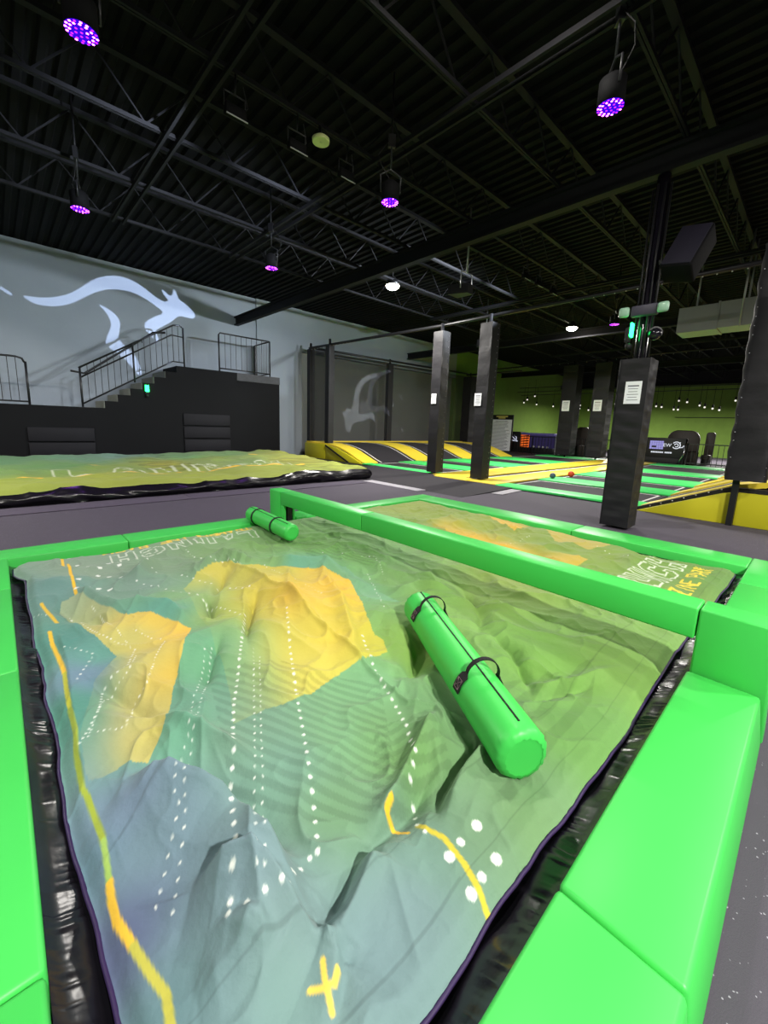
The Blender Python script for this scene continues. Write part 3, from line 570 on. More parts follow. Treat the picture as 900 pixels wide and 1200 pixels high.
for pts, r, sp in DOTTED:
    L = [0.0]
    for p, q in zip(pts[:-1], pts[1:]): L.append(L[-1] + math.hypot(q[0] - p[0], q[1] - p[1]))
    d = 0.0
    while d < L[-1]:
        k = max(i for i in range(len(L) - 1) if L[i] <= d); f = (d - L[k]) / (L[k + 1] - L[k] + 1e-9)
        paint_dot(col, X, Y, pts[k][0] + f * (pts[k + 1][0] - pts[k][0]), pts[k][1] + f * (pts[k + 1][1] - pts[k][1]), r, WHITE)
        d += sp
for cx, cy, r in SPOTS: paint_dot(col, X, Y, cx, cy, r, WHITE)
for pl in text_lines('LAUNCH', LETTER, (2.12, 4.50), (-1, -0.05), (-0.05, -1), 1.45, 0.20): paint_line(col, X, Y, pl, 0.007, (205, 212, 195), 0.8)
for pl in text_lines('TRAMPOLINE PARK', STROKE, (2.12, 4.635), (-1, -0.04), (0, -1), 1.5, 0.10): paint_line(col, X, Y, pl, 0.012, (222, 190, 70))
for pl in text_lines('LAUNCH', LETTER, (3.55, 0.80), (1, -0.03), (0.03, 1), 1.45, 0.32): paint_line(col, X, Y, pl, 0.009, (205, 212, 195), 0.85)
for pl in text_lines('TRAMPOLINE PARK', STROKE, (3.6, 0.60), (1, -0.03), (0.03, 1), 1.45, 0.13): paint_line(col, X, Y, pl, 0.010, (215, 192, 62))
# stitched hems beside the right edge
for off_ in (0.10, 0.30):
    m = np.abs(Y - yb - off_) < 0.0030; col[m] *= 0.90
cover = cloth_object('printed_cover', X, Y, Z, col, bag, M_cloth)

# gathered black vinyl between cover and rails, one strip mesh around all four sides
def skirt(side):
    b = MB(); rows = []; n = 8
    if side in ('left', 'far'): us = np.arange(0.33, 4.69, 0.005 if side == 'left' else 0.02)
    else: us = np.arange(-0.03, 5.32, 0.005 if side == 'near' else 0.02)
    for u in us:
        row = []
        for k in range(n + 1):
            f = k / n
            if side == 'left': a = X0 + 0.001; e = float(np.interp(u, yg[:, 0], xl[:, 0])) + 0.05; p = (a + (e - a) * f, u); q = (e, u)
            elif side == 'far': a = X1 - 0.001; e = float(np.interp(u, yg[:, -1], xr[:, -1])) - 0.05; p = (a + (e - a) * f, u); q = (e, u)
            elif side == 'near': a = Y0 + 0.001; e = float(np.interp(u, xg[0], yb[0])) + 0.05; p = (u, a + (e - a) * f); q = (u, e)
            else: a = Y1 - 0.001; e = float(np.interp(u, xg[-1], yt[-1])) - 0.05; p = (u, a + (e - a) * f); q = (u, e)
            ze = EDGE_Z(min(max(q[0], 0), 5.3), min(max(q[1], .4), 4.7)) - 0.062
            zi = 0.185 if side in ('left', 'near') else 0.15
            wv = u + .05 * float(vnoise(np.array([u * 4]), np.array([f * 1.2]), 83)[0])
            am = .35 + float(vnoise(np.array([u * 6.5]), np.array([f * 1.5]), 84)[0]) * 1.6
            nz = (1 - 2 * abs(float(vnoise(np.array([wv * 44]), np.array([f * .9]), 81)[0]))) ** 3 * 0.010 * max(0, am) + float(vnoise(np.array([u * 9 - f]), np.array([f * 1.6]), 82)[0]) * 0.016
            z = zi + (ze - zi) * f ** 0.6 + 0.012 * math.sin(PI * f) + nz * math.sin(PI * min(1, f * 0.85 + 0.12)) - .012 * f * f
            row.append((p[0], p[1], z))
        rows.append(row)
    b.grid(rows)
    return b
for sd in ('left', 'near', 'far', 'back'):
    skirt(sd).build('vinyl_side', M_vinyl, bag)
pp = MB()
pp.tube([(float(xl[k, 0]) - 0.004, float(Y[k, 0]), float(Z[k, 0]) - 0.004) for k in range(0, X.shape[0], 6)], 0.007, 6)
pp.tube([(float(X[0, k]), float(yb[0, k]) - 0.004, float(Z[0, k]) - 0.004) for k in range(0, X.shape[1], 6)], 0.007, 6)
pp.build('edge_piping', M_piping, bag)
MB().box(0.0, 5.27, 0.36, 4.65, 0.0, 0.05).build('bag_body', M_vinyl, bag)

# ---------------------------------------------------------------- green padded rolls
def make_roll(label, length, r, nseam):
    t_ = thing('padded_roll', label, 'padded roll')
    b = MB(); n = 40; prof = []
    for k in range(6): a = k / 5 * PI / 2; prof.append((-length / 2 + 0.03 - 0.03 * math.cos(PI / 2 - a) * 1.0, r - 0.03 + 0.03 * math.sin(a)))
    prof = [(-length / 2, r - 0.032), (-length / 2 + 0.006, r - 0.014), (-length / 2 + 0.022, r - 0.003), (-length / 2 + 0.05, r)]
    nx = 14
    for k in range(1, nx): prof.append((-length / 2 + 0.05 + (length - 0.1) * k / nx, r))
    prof += [(length / 2 - 0.05, r), (length / 2 - 0.022, r - 0.003), (length / 2 - 0.006, r - 0.014), (length / 2, r - 0.032)]
    rows = []
    for x_, rr in prof:
        row = []
        for k in range(n + 1):
            a = 2 * PI * k / n
            pk = 0.0035 * math.sin(a * 23) if abs(abs(x_) - length / 2) < 0.03 else 0.0008 * math.sin(a * 9 + x_ * 6)
            row.append((x_, (rr + pk) * math.cos(a), (rr + pk) * math.sin(a)))
        rows.append(row)
    b.grid(rows); bmesh.ops.remove_doubles(b.bm, verts=b.bm.verts, dist=1e-5)
    b.build('roll_body', M_green, t_)
    for sx in (-1, 1):
        c = MB(); c.disc((sx * (length / 2 - 0.002), 0, 0), r - 0.028, 32, 0, (sx, 0, 0)); c.build('end_cap', M_green, t_)
    sm = MB(); sm.box(-length / 2 + 0.03, length / 2 - 0.06, -0.0035, 0.0035, r - 0.004, r + 0.0025); sm.build('zip_seam', M_strap, t_)
    return t_

def roll_handle(root, x_, r, a0, a1, lift=True, w=0.028):
    """webbing band over the roll with a loop standing off at the top"""
    b = MB(); n = 26; band = []
    for k in range(n + 1):
        a = math.radians(a0 + (a1 - a0) * k / n)
        f = k / n
        rr = r + 0.004
        if lift and 0.30 < f < 0.86: rr += 0.052 * math.sin(PI * (f - 0.30) / 0.56) ** 0.8
        band.append((a, rr, w if not (lift and 0.30 < f < 0.86) else w * 0.42))
    rows = [[(x_ - ww, rr * math.cos(a), rr * math.sin(a)), (x_ - ww, (rr + .005) * math.cos(a), (rr + .005) * math.sin(a)), (x_ + ww, (rr + .005) * math.cos(a), (rr + .005) * math.sin(a)), (x_ + ww, rr * math.cos(a), rr * math.sin(a)), (x_ - ww, rr * math.cos(a), rr * math.sin(a))] for a, rr, ww in band]
    b.grid(rows, smooth=False)
    h = b.build('carry_strap', M_strap, root)
    if lift:
        sp = MB()
        def P(a, u): a = math.radians(a); return (x_ + u, (r + 0.0105) * math.cos(a), (r + 0.0105) * math.sin(a))
        g8, g30 = a0 + math.copysign(8, a1 - a0), a0 + math.copysign(30, a1 - a0)
        for p0, p1 in (((g8, -w * .7), (g8, w * .7)), ((g30, -w * .7), (g30, w * .7)), ((g8, -w * .7), (g30, w * .7)), ((g8, w * .7), (g30, -w * .7)), ((g8, -w * .7), (g30, -w * .7)), ((g8, w * .7), (g30, w * .7))):
            sp.tube([P(*p0), P(*p1)], 0.0009, 4)
        sp.build('stitching', M_stitch, h)
    return h

def place_axis(o, p0, p1, roll=0.0):
    p0 = Vector(p0); p1 = Vector(p1); d = (p1 - p0).normalized()
    o.location = (p0 + p1) / 2; o.rotation_mode = 'QUATERNION'
    q = Vector((1, 0, 0)).rotation_difference(d)
    from mathutils import Quaternion
    o.rotation_quaternion = Quaternion(d, roll) @ q

RB_ = 0.112
pA, pB = (2.02, 1.73, 0.272), (1.375, 0.625, 0.265)
Ln = (Vector(pA) - Vector(pB)).length + 0.06
big = make_roll('big green padded roll with two black handles lying on the printed cover', Ln, RB_, 2)
roll_handle(big, -Ln * 0.325, RB_, 172, 14); roll_handle(big, Ln * 0.20, RB_, 172, 14)
place_axis(big, pA, pB, 0.0)
pA, pB = (2.26, 4.80, 0.345), (2.24, 3.78, 0.315)
Ls = (Vector(pA) - Vector(pB)).length
small = make_roll('small green padded roll with two black bands resting on the back rail', Ls, 0.095, 2)
roll_handle(small, -Ls * 0.30, 0.095, -80, 280, False, 0.012); roll_handle(small, Ls * 0.17, 0.095, -80, 280, False, 0.012)
place_axis(small, pA, pB, 0.3)
# ---------------------------------------------------------------- far airbag in front of the stage
fb = thing('landing_airbag', 'far airbag with green printed cover and sagging black vinyl sides before the stage', 'airbag', (2, 11.5, 0))
fx0, fx1, fy0, fy1 = -6.5, 7.56, 8.68, 14.25
S, T = np.meshgrid(np.linspace(0, 1, 420), np.linspace(0, 1, 170))
X = fx0 + S * (fx1 - fx0); Y = fy0 + T * (fy1 - fy0)
def far_h(x, y):
    h = 0.30 + 0.06 * sstep(fy0, fy1, y) + 0.05 * sstep(3, 7, x)
    h = h + 0.09 * vnoise(x * 1.1, y * 1.6, 91) + 0.07 * vnoise(x * 2.6 + y, y * 3.0, 92)
    r = 1 - 2 * np.abs(vnoise(x * 2.2 + y * 1.6, y * 2.2 - x * .6, 93))
    return h + 0.03 * r ** 3
ed = np.minimum(np.minimum(X - fx0, fx1 - X), np.minimum(Y - fy0, fy1 - Y))
Z = far_h(X, Y) - 0.07 * (1 - sstep(0, 0.25, ed)) ** 2
FT = [(0, 9.3, 160, 175, 70), (1.5, 9.3, 165, 178, 72), (3, 9.4, 165, 180, 74), (5, 9.4, 165, 180, 75), (7, 9.3, 175, 188, 80), (-2, 9.3, 150, 170, 72), (-5, 10, 130, 160, 90),
 (0, 10.8, 120, 155, 85), (1, 11.5, 105, 150, 90), (2, 10.8, 135, 160, 80), (3, 11.3, 165, 165, 62), (4, 11, 135, 155, 85), (5, 11, 130, 155, 95), (6.5, 10.8, 165, 168, 75), (7.2, 11, 170, 175, 78),
 (0, 13, 100, 145, 100), (1.5, 13.2, 110, 150, 120), (2.5, 13.5, 120, 155, 140), (4, 13, 110, 150, 100), (5.5, 13.2, 115, 150, 95), (7, 12.6, 165, 172, 80), (-3, 13, 100, 140, 110), (4.5, 12.2, 130, 150, 70)]
col = rbf(X, Y, FT, 3.2, 0.25)
col *= 0.88
stripe = (np.abs(((X * 0.5 + Y * 1.4) * 2.2) % 1.0 - 0.5) * 2)
m = ((X > 2.4) & (X < 3.6) & (Y > 10.2)) | ((X > 5.8) & (Y < 11.2))
col[m] *= (1 - 0.14 * sstep(.4, .6, stripe[m]))[:, None]
for pl in text_lines('LAUNCH', LETTER, (0.75, 9.75), (1, 0.05), (0, 1), 5.2, 0.95): paint_line(col, X, Y, pl, 0.026, (196, 204, 176), 0.85)
for a_, b_ in (((1.25, 11.75), (1.75, 11.55)), ((5.9, 12.6), (6.3, 12.4)), ((0.2, 9.95), (3.6, 9.9)), ((3.6, 9.9), (6.6, 9.95))): paint_line(col, X, Y, [a_, b_], 0.05, (225, 180, 60))
cloth_object('printed_cover', X, Y, Z, col, fb, M_cloth)
zf = lambda x_, y_: float(far_h(np.array([x_]), np.array([y_]))[0]) - 0.075
def far_side(pts, out):
    b = MB(); rows = []; u = 0
    for (x_, y_) in pts:
        row = []; zt = zf(x_, y_) + 0.012; u += 0.04
        for k in range(9):
            f = k / 8; n1 = float(vnoise(np.array([u * 2.3 + f * 1.5]), np.array([f * 3.0 - u * .4]), 95)[0]); n2 = float(vnoise(np.array([u * 6 - f * 3]), np.array([f * 5.]), 96)[0])
            o_ = (0.02 + 0.09 * math.sin(PI * f) + 0.09 * n1 + 0.05 * n2) * (1 if 0 < f else 0) + 0.06 * f
            row.append((x_ + out[0] * o_, y_ + out[1] * o_, zt * (1 - f) + 0.014 * f))
        rows.append(row)
    b.grid(rows); return b
far_side([(x_, fy0) for x_ in np.arange(fx0, fx1 + 0.02, 0.05)], (0, -1)).build('vinyl_side', M_vinyl, fb)
far_side([(fx1, y_) for y_ in np.arange(fy0, fy1 + 0.02, 0.05)], (1, 0)).build('vinyl_side', M_vinyl, fb)
MB().box(fx0 + .05, fx1 - .05, fy0 + .05, fy1 - .02, 0.014, 0.2).build('bag_body', M_vinyl, fb)

# grey mat under the far airbag, laid as sections
for i, (a, b_) in enumerate(((-7.5, -1.2), (-1.2, 2.6), (2.6, 6.95))):
    lab = ('grey floor mat section at the left end before the far airbag', 'grey floor mat section in the middle before the far airbag', 'grey floor mat section at the right end of the far airbag')[i]
    tag(MB().box(a + .006, b_ - .006, 7.98, 8.55, 0, 0.014, bev=0.005).build('floor_mat', M_mat), lab, 'mat', 'floor mats before the far airbag')

# ---------------------------------------------------------------- stage, stairs, rails
YS = 15.0
ZL, ZU, XA, XB, XE = 1.72, 3.2, 2.12, 4.55, 8.32
st = MB(); NS = 7
poly = [(-7.9, 0), (XE, 0), (XE, ZU), (XB, ZU)]
for k in range(NS, 0, -1):
    xx = XA + (XB - XA) * (k - 1) / NS; zz = ZL + (ZU - ZL) * k / NS
    poly += [(XA + (XB - XA) * k / NS, zz - (ZU - ZL) / NS), (xx, zz - (ZU - ZL) / NS)] if k < NS else [(XB, ZU - (ZU - ZL) / NS), (xx, ZU - (ZU - ZL) / NS)]
poly += [(-7.9, ZL)]
st.prism(poly, 'y', YS, 16.5, 0)
stage = st.build('stage_wall', M_stage); struct(stage, 'black painted raised stage with side stairs along the kangaroo wall', 'stage')
# steps: pale speckled risers standing behind the black stringer
for k in range(NS):
    x_ = XA + (XB - XA) * k / NS; z_ = ZL + (ZU - ZL) * k / NS; rz = (ZU - ZL) / NS; rx = (XB - XA) / NS
    MB().box(x_ - 0.012, x_ + 0.0, YS + 0.02, 16.48, z_ - rz + 0.002, z_ ).box(x_ - 0.012, x_ + rx - 0.014, YS + .34, 16.48, z_, z_ + 0.012).build('stair_riser', M_riser, stage)
MB().box(6.6, XE, YS - 0.012, YS, ZU - 0.27, ZU).box(XE, XE + 0.012, YS - .01, 16.4, ZU - .27, ZU).build('worn_edge_board', M_wornpaint, stage)
MB().prism([(XA - .0, ZL - .01), (XA - .3, ZL - .01), (XA - .3, ZL), (XA, ZL)], 'y', YS - .01, YS, 0).build('stage_nosing', M_wornpaint, stage)

def railing(label, top, bot, posts, yy=YS + 0.06, bal=0.13, mid=None):
    """top / bottom: polylines (x,z)"""
    x_ = posts[0][0]
    t_ = thing('guard_rail', label, 'railing', (x_, yy, posts[0][1]))
    MB().tube([(a, yy, z_) for a, z_ in top], 0.026, 8).build('top_rail', M_steel, t_)
    MB().tube([(a, yy, z_) for a, z_ in bot], 0.022, 8).build('bottom_rail', M_steel, t_)
    for (a, z0, z1) in posts: MB().tube([(a, yy, z0), (a, yy, z1)], 0.028, 8).build('post', M_steel, t_)
    if mid: MB().tube([(a, yy, z_) for a, z_ in mid], 0.022, 8).build('middle_rail', M_steel, t_)
    tx = [p[0] for p in top]; tz = [p[1] for p in top]; bx = [p[0] for p in bot]; bz = [p[1] for p in bot]
    a = min(bx) + bal
    while a < max(bx) - 0.05:
        MB().tube([(a, yy, float(np.interp(a, bx, bz))), (a, yy, float(np.interp(a, tx, tz)))], 0.009, 5).build('baluster', M_steel, t_)
        a += bal
    return t_
r1 = railing('black steel stair railing climbing beside the projected kangaroo', [(1.90, 2.83), (4.52, 4.47), (4.72, 4.5), (4.79, 4.45)], [(1.94, 1.82), (4.45, 3.33), (4.83, 3.33)], [(1.93, ZL, 2.83), (3.32, 2.55, 3.74), (4.82, ZU, 4.44)], bal=0.17, mid=[(1.92, 2.56), (4.45, 4.16), (4.81, 4.14)])
hr = MB(); hr.tube([(1.72, 15.16, 2.74), (2.05, 15.16, 2.70), (3.95, 15.16, 4.16), (4.3, 15.16, 4.22)], 0.032, 8)
for a, z_ in ((2.3, 2.86), (3.6, 3.87)): hr.tube([(a, 15.08, z_ - .08), (a, 15.16, z_)], 0.012, 6)
hr.build('hand_rail', M_steel, r1)
r2 = railing('black steel railing on the upper stage landing', [(6.0, 4.42), (6.05, 4.5), (7.95, 4.5)], [(6.02, 3.30), (7.95, 3.30)], [(6.0, ZU, 4.44), (7.95, ZU, 4.5)], bal=0.2)
b = MB(); b.tube([(7.95, 15.06, 4.5), (7.98, 16.3, 4.5)], 0.026, 8); b.build('top_rail', M_steel, r2)
b = MB(); b.tube([(7.95, 15.06, 3.3), (7.98, 16.3, 3.3)], 0.022, 8); b.build('bottom_rail', M_steel, r2)
MB().box(7.93, 8.03, 16.26, 16.36, ZU, 4.5).build('post', M_steel, r2)
for k in range(1, 9):
    y_ = 15.06 + k * 0.138; MB().tube([(7.96, y_, 3.3), (7.96, y_, 4.5)], 0.009, 5).build('baluster', M_steel, r2)
r3 = railing('black steel railing on the lower stage at the left edge', [(-3.2, 2.97), (.55, 2.97), (.68, 2.93), (.72, 2.83)], [(-3.2, 1.80), (.74, 1.80)], [(-3.15, ZL, 2.97), (-1.2, ZL, 2.97), (.74, ZL, 2.86)], bal=0.17)

wl = ('upper', 'middle', 'lower')
for i, (za, zb) in enumerate(((1.27, 1.66), (0.83, 1.22), (0.38, 0.78))):
    tag(MB().box(4.68, 6.28, YS - .05, YS, za, zb, bev=0.012).build('wall_pad', M_wallpad), '%s charcoal pad of the stack of three on the stage front' % wl[i], 'wall pad', 'charcoal pads on the stage front')
for i, (za, zb) in enumerate(((0.72, 1.11), (0.30, 0.68))):
    tag(MB().box(0.62, 2.14, YS - .05, YS, za, zb, bev=0.012).build('wall_pad', M_wallpad), '%s charcoal pad of the pair at left on the stage front' % ('upper', 'lower')[i], 'wall pad', 'charcoal pads on the stage front')

# green marker light on the stair stringer
M_greenlamp = emitter('green_lamp', (30, 255, 110), 14.0)
def green_lamp(label, x_, y_, z_, nrm=(0, -1)):
    t_ = thing('marker_light', label, 'light', (x_, y_, z_))
    MB().box(x_ - .05, x_ + .05, y_ - .06, y_, z_ - .12, z_ + .10, bev=.012).build('housing', M_black, t_)
    MB().box(x_ - .055, x_ + .055, y_ - .085, y_ - .058, z_ - .04, z_ + .16, bev=.01).build('lens', M_greenlamp, t_)
    MB().ball((x_, y_ - .05, z_ - .17), .05, 0, 2).build('sensor', M_black, t_)
    return t_
green_lamp('small glowing green light on the black stair side', 3.62, YS, 2.33)

# ---------------------------------------------------------------- trampoline court
XF = 9.5
STR = [(9.5, 10.15), (11.9, 13.1), (14.6, 16.4), (18.5, 20.3), (23.6, 25.2)]
YR, YL = 2.35, 11.75
court = MB(); court.box(9.5, 25.2, -1.6, 16.6, 0.0, 0.02); struct(court.build('court_floor', M_black), 'black base under the trampoline court', 'platform')
T_ = 0.065
rows_name = ('front', 'second', 'third', 'fourth', 'rear')
for i, (a, b_) in enumerate(STR):
    if i > 0:
        tag(MB().box(a, b_, 8.25, YL, 0.02, T_, bev=.012).build('court_pad', M_green2), 'green court pad, %s row, between the yellow aisle and the wall ramps' % rows_name[i], 'pad', 'green trampoline court pads')
    else:
        tag(MB().box(9.95, 10.4, 8.25, YL, 0.02, T_, bev=.012).build('court_pad', M_green2), 'narrow green court pad at the front, left of the two padded posts', 'pad', 'green trampoline court pads')
    ya = 5.75
    tag(MB().box(a, b_, YR, ya, 0.02 if i else 0.0, T_, bev=.012).build('court_pad', M_green2), 'green court pad, %s row, on the right of the yellow aisle' % rows_name[i], 'pad', 'green trampoline court pads')
# yellow aisle
segs = [(9.55, 14.0), (14.0, 19.0), (19.0, 25.2)]
for i, (a, b_) in enumerate(segs):
    nm = ('nearest', 'middle', 'farthest')[i]
    tag(MB().box(a + .01, b_ - .01, 5.80, 6.68, 0.02, T_ + .003, bev=.012).build('aisle_pad', M_yellow), '%s yellow pad of the right aisle line across the court' % nm, 'pad', 'yellow aisle pads')
    tag(MB().box(a + .3 if i == 0 else a + .01, b_ - .01, 7.08, 8.2, 0.02, T_ + .003, bev=.012).build('aisle_pad', M_yellow), '%s yellow pad of the left aisle line across the court' % nm, 'pad', 'yellow aisle pads')
tag(MB().box(9.55, 10.0, 6.70, 7.9, 0.02, T_, bev=.012).build('aisle_pad', M_yellow), 'short yellow pad at the court entrance between two padded posts', 'pad', 'yellow aisle pads')
def bed(x0, x1, y0, y1, label, white=True):
    t_ = thing('trampoline', label, 'trampoline', ((x0 + x1) / 2, (y0 + y1) / 2, 0.02), 'flat trampolines')
    MB().box(x0, x1, y0, y1, 0.02, 0.034).build('jump_bed', M_bed, t_)
    m_ = 0.12; e = MB()
    for q in ((x0 + m_, x0 + m_ + .05, y0 + m_, y1 - m_), (x1 - m_ - .05, x1 - m_, y0 + m_, y1 - m_), (x0 + m_, x1 - m_, y0 + m_, y0 + m_ + .05), (x0 + m_, x1 - m_, y1 - m_ - .05, y1 - m_)):
        e.box(q[0], q[1], q[2], q[3], 0.034, 0.038)
    e.build('edge_line', M_white, t_)
for i in range(4):
    a, b_ = STR[i][1], STR[i + 1][0]
    bed(a + .02, b_ - .02, YR + .05, 5.74, 'flat black trampoline of the %s row, right of the yellow aisle' % rows_name[i])
    bed((a if i else 10.42) + .02, b_ - .02, 8.28, YL - .02, 'flat black trampoline of the %s row, left of the yellow aisle' % rows_name[i])
MB_ = MB().box(10.02, 25.1, 6.72, 7.05, 0.02, 0.03).box(10.3, 25.1, 6.83, 6.90, 0.03, 0.036, mi=1)
tag(MB_.build('aisle_gap_strip', [M_black, M_white]), 'long black strip with a white line between the two yellow aisle lines', 'strip')

PROF = [(11.75, .06), (12.0, .13), (12.3, .24), (12.8, .42), (13.2, .53), (13.6, .60), (14.1, .655), (15.75, .66)]
PROFR = [(2.35, .06), (1.6, .38), (0.95, .66), (0.5, .76), (-1.4, .80)]
def ramp_piece(name, x0, x1, prof, mat, label, cat, group, lift=0.0, edge=None, thick=.06):
    b = MB()
    for (y0, z0), (y1, z1) in zip(prof[:-1], prof[1:]):
        vs = [(x0, y0, z0 + lift), (x1, y0, z0 + lift), (x1, y1, z1 + lift), (x0, y1, z1 + lift)]
        b.quad(*vs)
    outline = [(y_, z_ + lift) for y_, z_ in prof] + [(y_, z_ + lift - thick) for y_, z_ in reversed(prof)]
    b.bm.free(); b = MB(); b.prism(outline, 'x', x0, x1)
    if edge is None: return tag(b.build(name, mat), label, cat, group)
    t_ = thing(name, label, cat, ((x0 + x1) / 2, prof[0][0], 0.02), group)
    b.build('jump_bed', mat, t_)
    e = MB()
    for xa in (x0 + .18, x1 - .22): e.prism([(y_, z_ + lift + .006) for y_, z_ in prof] + [(y_, z_ + lift - .002) for y_, z_ in reversed(prof)], 'x', xa, xa + .05)
    e.build('edge_line', M_white, t_)
    return t_
GL = 'angled wall trampolines under the netting'; GY = 'yellow ramp pads'
WS = [(10.05, 10.75), (13.0, 14.1), (16.3, 17.6), (19.7, 20.9)]
for i, (a, b_) in enumerate(WS):
    ramp_piece('ramp_pad', a, b_, PROF, M_yellow, ('yellow ramp pad at the left end of the wall ramps', 'second yellow ramp pad from the left under the netting', 'third yellow ramp pad from the left, behind the left padded post', 'last yellow ramp pad on the wall, beside the lime wall')[i], 'pad', GY, 0.02)
    if i < 3: ramp_piece('wall_trampoline', b_, WS[i + 1][0], PROF, M_bed, ('leftmost black angled trampoline of the wall ramps', 'middle black angled trampoline of the wall ramps', 'rightmost black angled trampoline of the wall ramps')[i], 'trampoline', GL, 0.0, True)
tag(MB().box(10.05, 20.9, 15.2, 15.78, 0.66, .70, bev=.01).build('top_pad', M_yellow), 'long yellow pad along the top of the wall ramps', 'pad')
# yellow side face of the wall ramp
sf = thing('ramp_end_cover', 'yellow padded end face of the wall ramps behind the far airbag', 'pad', (10.0, 14, 0))
MB().prism([(15.75, 0), (14.2, 0), (14.2, .63), (15.75, .63)], 'x', 9.97, 10.05, bev=.01).build('side_panel', M_olive, sf)
MB().prism([(14.15, 0), (11.8, 0.02), (12.3, .2), (12.8, .36), (13.4, .52), (14.15, .62)], 'x', 9.97, 10.05, bev=.008).build('side_panel', M_olive, sf)
MB().bar((9.95, 14.15, .60), (9.95, 12.6, .02), .05, .05).build('black_trim', M_black, sf)
# right hand ramps
for i, (a, b_) in enumerate(STR):
    ramp_piece('ramp_pad', a, b_, PROFR, M_yellow, ('front yellow ramp pad rising to the right above the yellow base', 'second yellow ramp pad rising to the right of the black column', 'third yellow ramp pad rising on the right side of the court', 'fourth yellow ramp pad rising on the right side of the court', 'rear yellow ramp pad rising on the right side of the court')[i], 'pad', GY, .02, None, .1)
    if i < 4: ramp_piece('wall_trampoline', b_, STR[i + 1][0], PROFR, M_bed, '%s black angled trampoline on the right side of the court' % rows_name[i], 'trampoline', 'right side angled trampolines', -.02, True)
wb = thing('ramp_end_cover', 'bright yellow base panel under the front ramp at the right', 'pad', (9.4, 1, 0))
MB().prism([(2.36, 0.0), (0.955, 0.0), (0.955, .56), (1.1, .52)], 'x', 9.24, 9.34, bev=.006).build('side_panel', M_olive, wb)
MB().prism([(0.86, 0.0), (-3.4, 0.0), (-3.4, .60), (0.86, .57)], 'x', 9.24, 9.34, bev=.006).build('side_panel', M_olive, wb)
fr = MB(); fr.prism([(2.4, 0.0), (2.4, .05), (1.0, .64), (-3.4, .70), (-3.4, .0)], 'x', 9.34, 9.5); fr.build('black_frame', M_black, wb)
tb = MB()
for k in range(7):
    f = k / 6; tb.ball((9.32, 2.15 - 1.05 * f, .12 + .47 * f), .014, 0, 1)
tb.build('grommets', M_grommet, wb)

# entry ramp
er = thing('entry_ramp', 'black rubber entry ramp with pale edge strips leading into the court', 'ramp', (8.3, 6.9, 0))
MB().prism([(7.3, 0.002), (9.95, 0.002), (9.95, .05)], 'y', 5.25, 11.0).build('ramp_surface', material('ramp_rubber', (40, 38, 44), .9, .2, 30, .3, 60), er)
MB().box(7.08, 7.40, 6.35, 8.3, 0.001, 0.012).build('edge_strip', M_rampstrip, er)
MB().bar((8.4, 5.03, .012), (9.45, 5.11, .012), .27, .012).build('edge_strip', M_rampstrip, er)

# ---------------------------------------------------------------- netting frame and padded posts
def grommets(b, pts, r=.012):
    for p in pts: b.ball(p, r, 0, 1)
def notice(label, c, wd, ht, nrm, group='paper notices on padded posts', lines=6, head=True):
    """sheet of paper fixed to a vertical face; nrm: outward horizontal normal"""
    nx, ny = nrm; ux, uy = -ny, nx
    b = MB(); c = Vector(c)
    def bx(u0, u1, z0, z1, d0, d1, mi):
        M = Matrix(((ux, nx, 0, c.x), (uy, ny, 0, c.y), (0, 0, 1, c.z), (0, 0, 0, 1)))
        b.box(u0, u1, d0, d1, z0, z1, mi=mi, M=M)
    bx(-wd / 2, wd / 2, -ht / 2, ht / 2, 0.004, 0.012, 0)
    if head: bx(-wd * .34, wd * .34, ht * .27, ht * .33, .012, .0135, 1)
    rnd = random.Random(int(abs(c.x * 31 + c.y * 17)))
    for k in range(lines):
        z_ = ht * (.17 - .5 * k / max(1, lines - 1)); l_ = wd * rnd.uniform(.24, .40)
        bx(-l_, l_, z_ - ht * .012, z_ + ht * .012, .012, .0135, 1)
    return tag(b.build('paper_notice', [M_paper, M_ink]), label, 'sign', group)

def post(label, x_, y_, z0, z1, wx, wy, zc=0.0, pole=.05, grom=True):
    t_ = thing('padded_post', label, 'post', (x_, y_, 0), 'padded netting posts')
    MB().tube([(x_, y_, zc), (x_, y_, z1 + .25)], pole, 10).build('steel_pole', M_steel, t_)
    b = MB(); hx, hy = wx / 2, wy / 2; n = 28; rows = []
    # slightly rumpled square sleeve
    cs = []
    for (sx, sy) in ((-1, -1), (1, -1), (1, 1), (-1, 1)):
        ex, ey = {(-1, -1): (1, 0), (1, -1): (0, 1), (1, 1): (-1, 0), (-1, 1): (0, -1)}[(sx, sy)]
        for k in range(6):
            f = k / 6; cs.append((sx * hx + ex * wx * f, sy * hy + ey * wy * f))
    for j in range(n + 1):
        z_ = z0 + (z1 - z0) * j / n; row = []
        for k, (cx, cy) in enumerate(cs + cs[:1]):
            q = 1 + (.022 * math.sin(z_ * 11 + x_ + (k // 6)) + .02 * math.sin(z_ * 4.3 + y_)) if k % 6 else 1.0
            row.append((x_ + cx * q, y_ + cy * q, z_))
        rows.append(row)
    b.grid(rows, smooth=False)
    b.bm.verts.ensure_lookup_table()
    b.box(x_ - hx, x_ + hx, y_ - hy, y_ + hy, z0, z0 + .01); b.box(x_ - hx, x_ + hx, y_ - hy, y_ + hy, z1 - .01, z1)
    b.build('post_pad', M_padv, t_)
    if grom:
        gm = MB(); k = 0; z_ = z0 + .1
        while z_ < z1: grommets(gm, [(x_ + hx * .55, y_ - hy - .004, z_)], .009); z_ += .16
        gm.build('grommets', M_grommet, t_)
    return t_
ZB = 4.62
post('slim black post at the left rear corner of the netting', 10.25, 15.72, .68, 4.62, .24, .22, .02, grom=False)
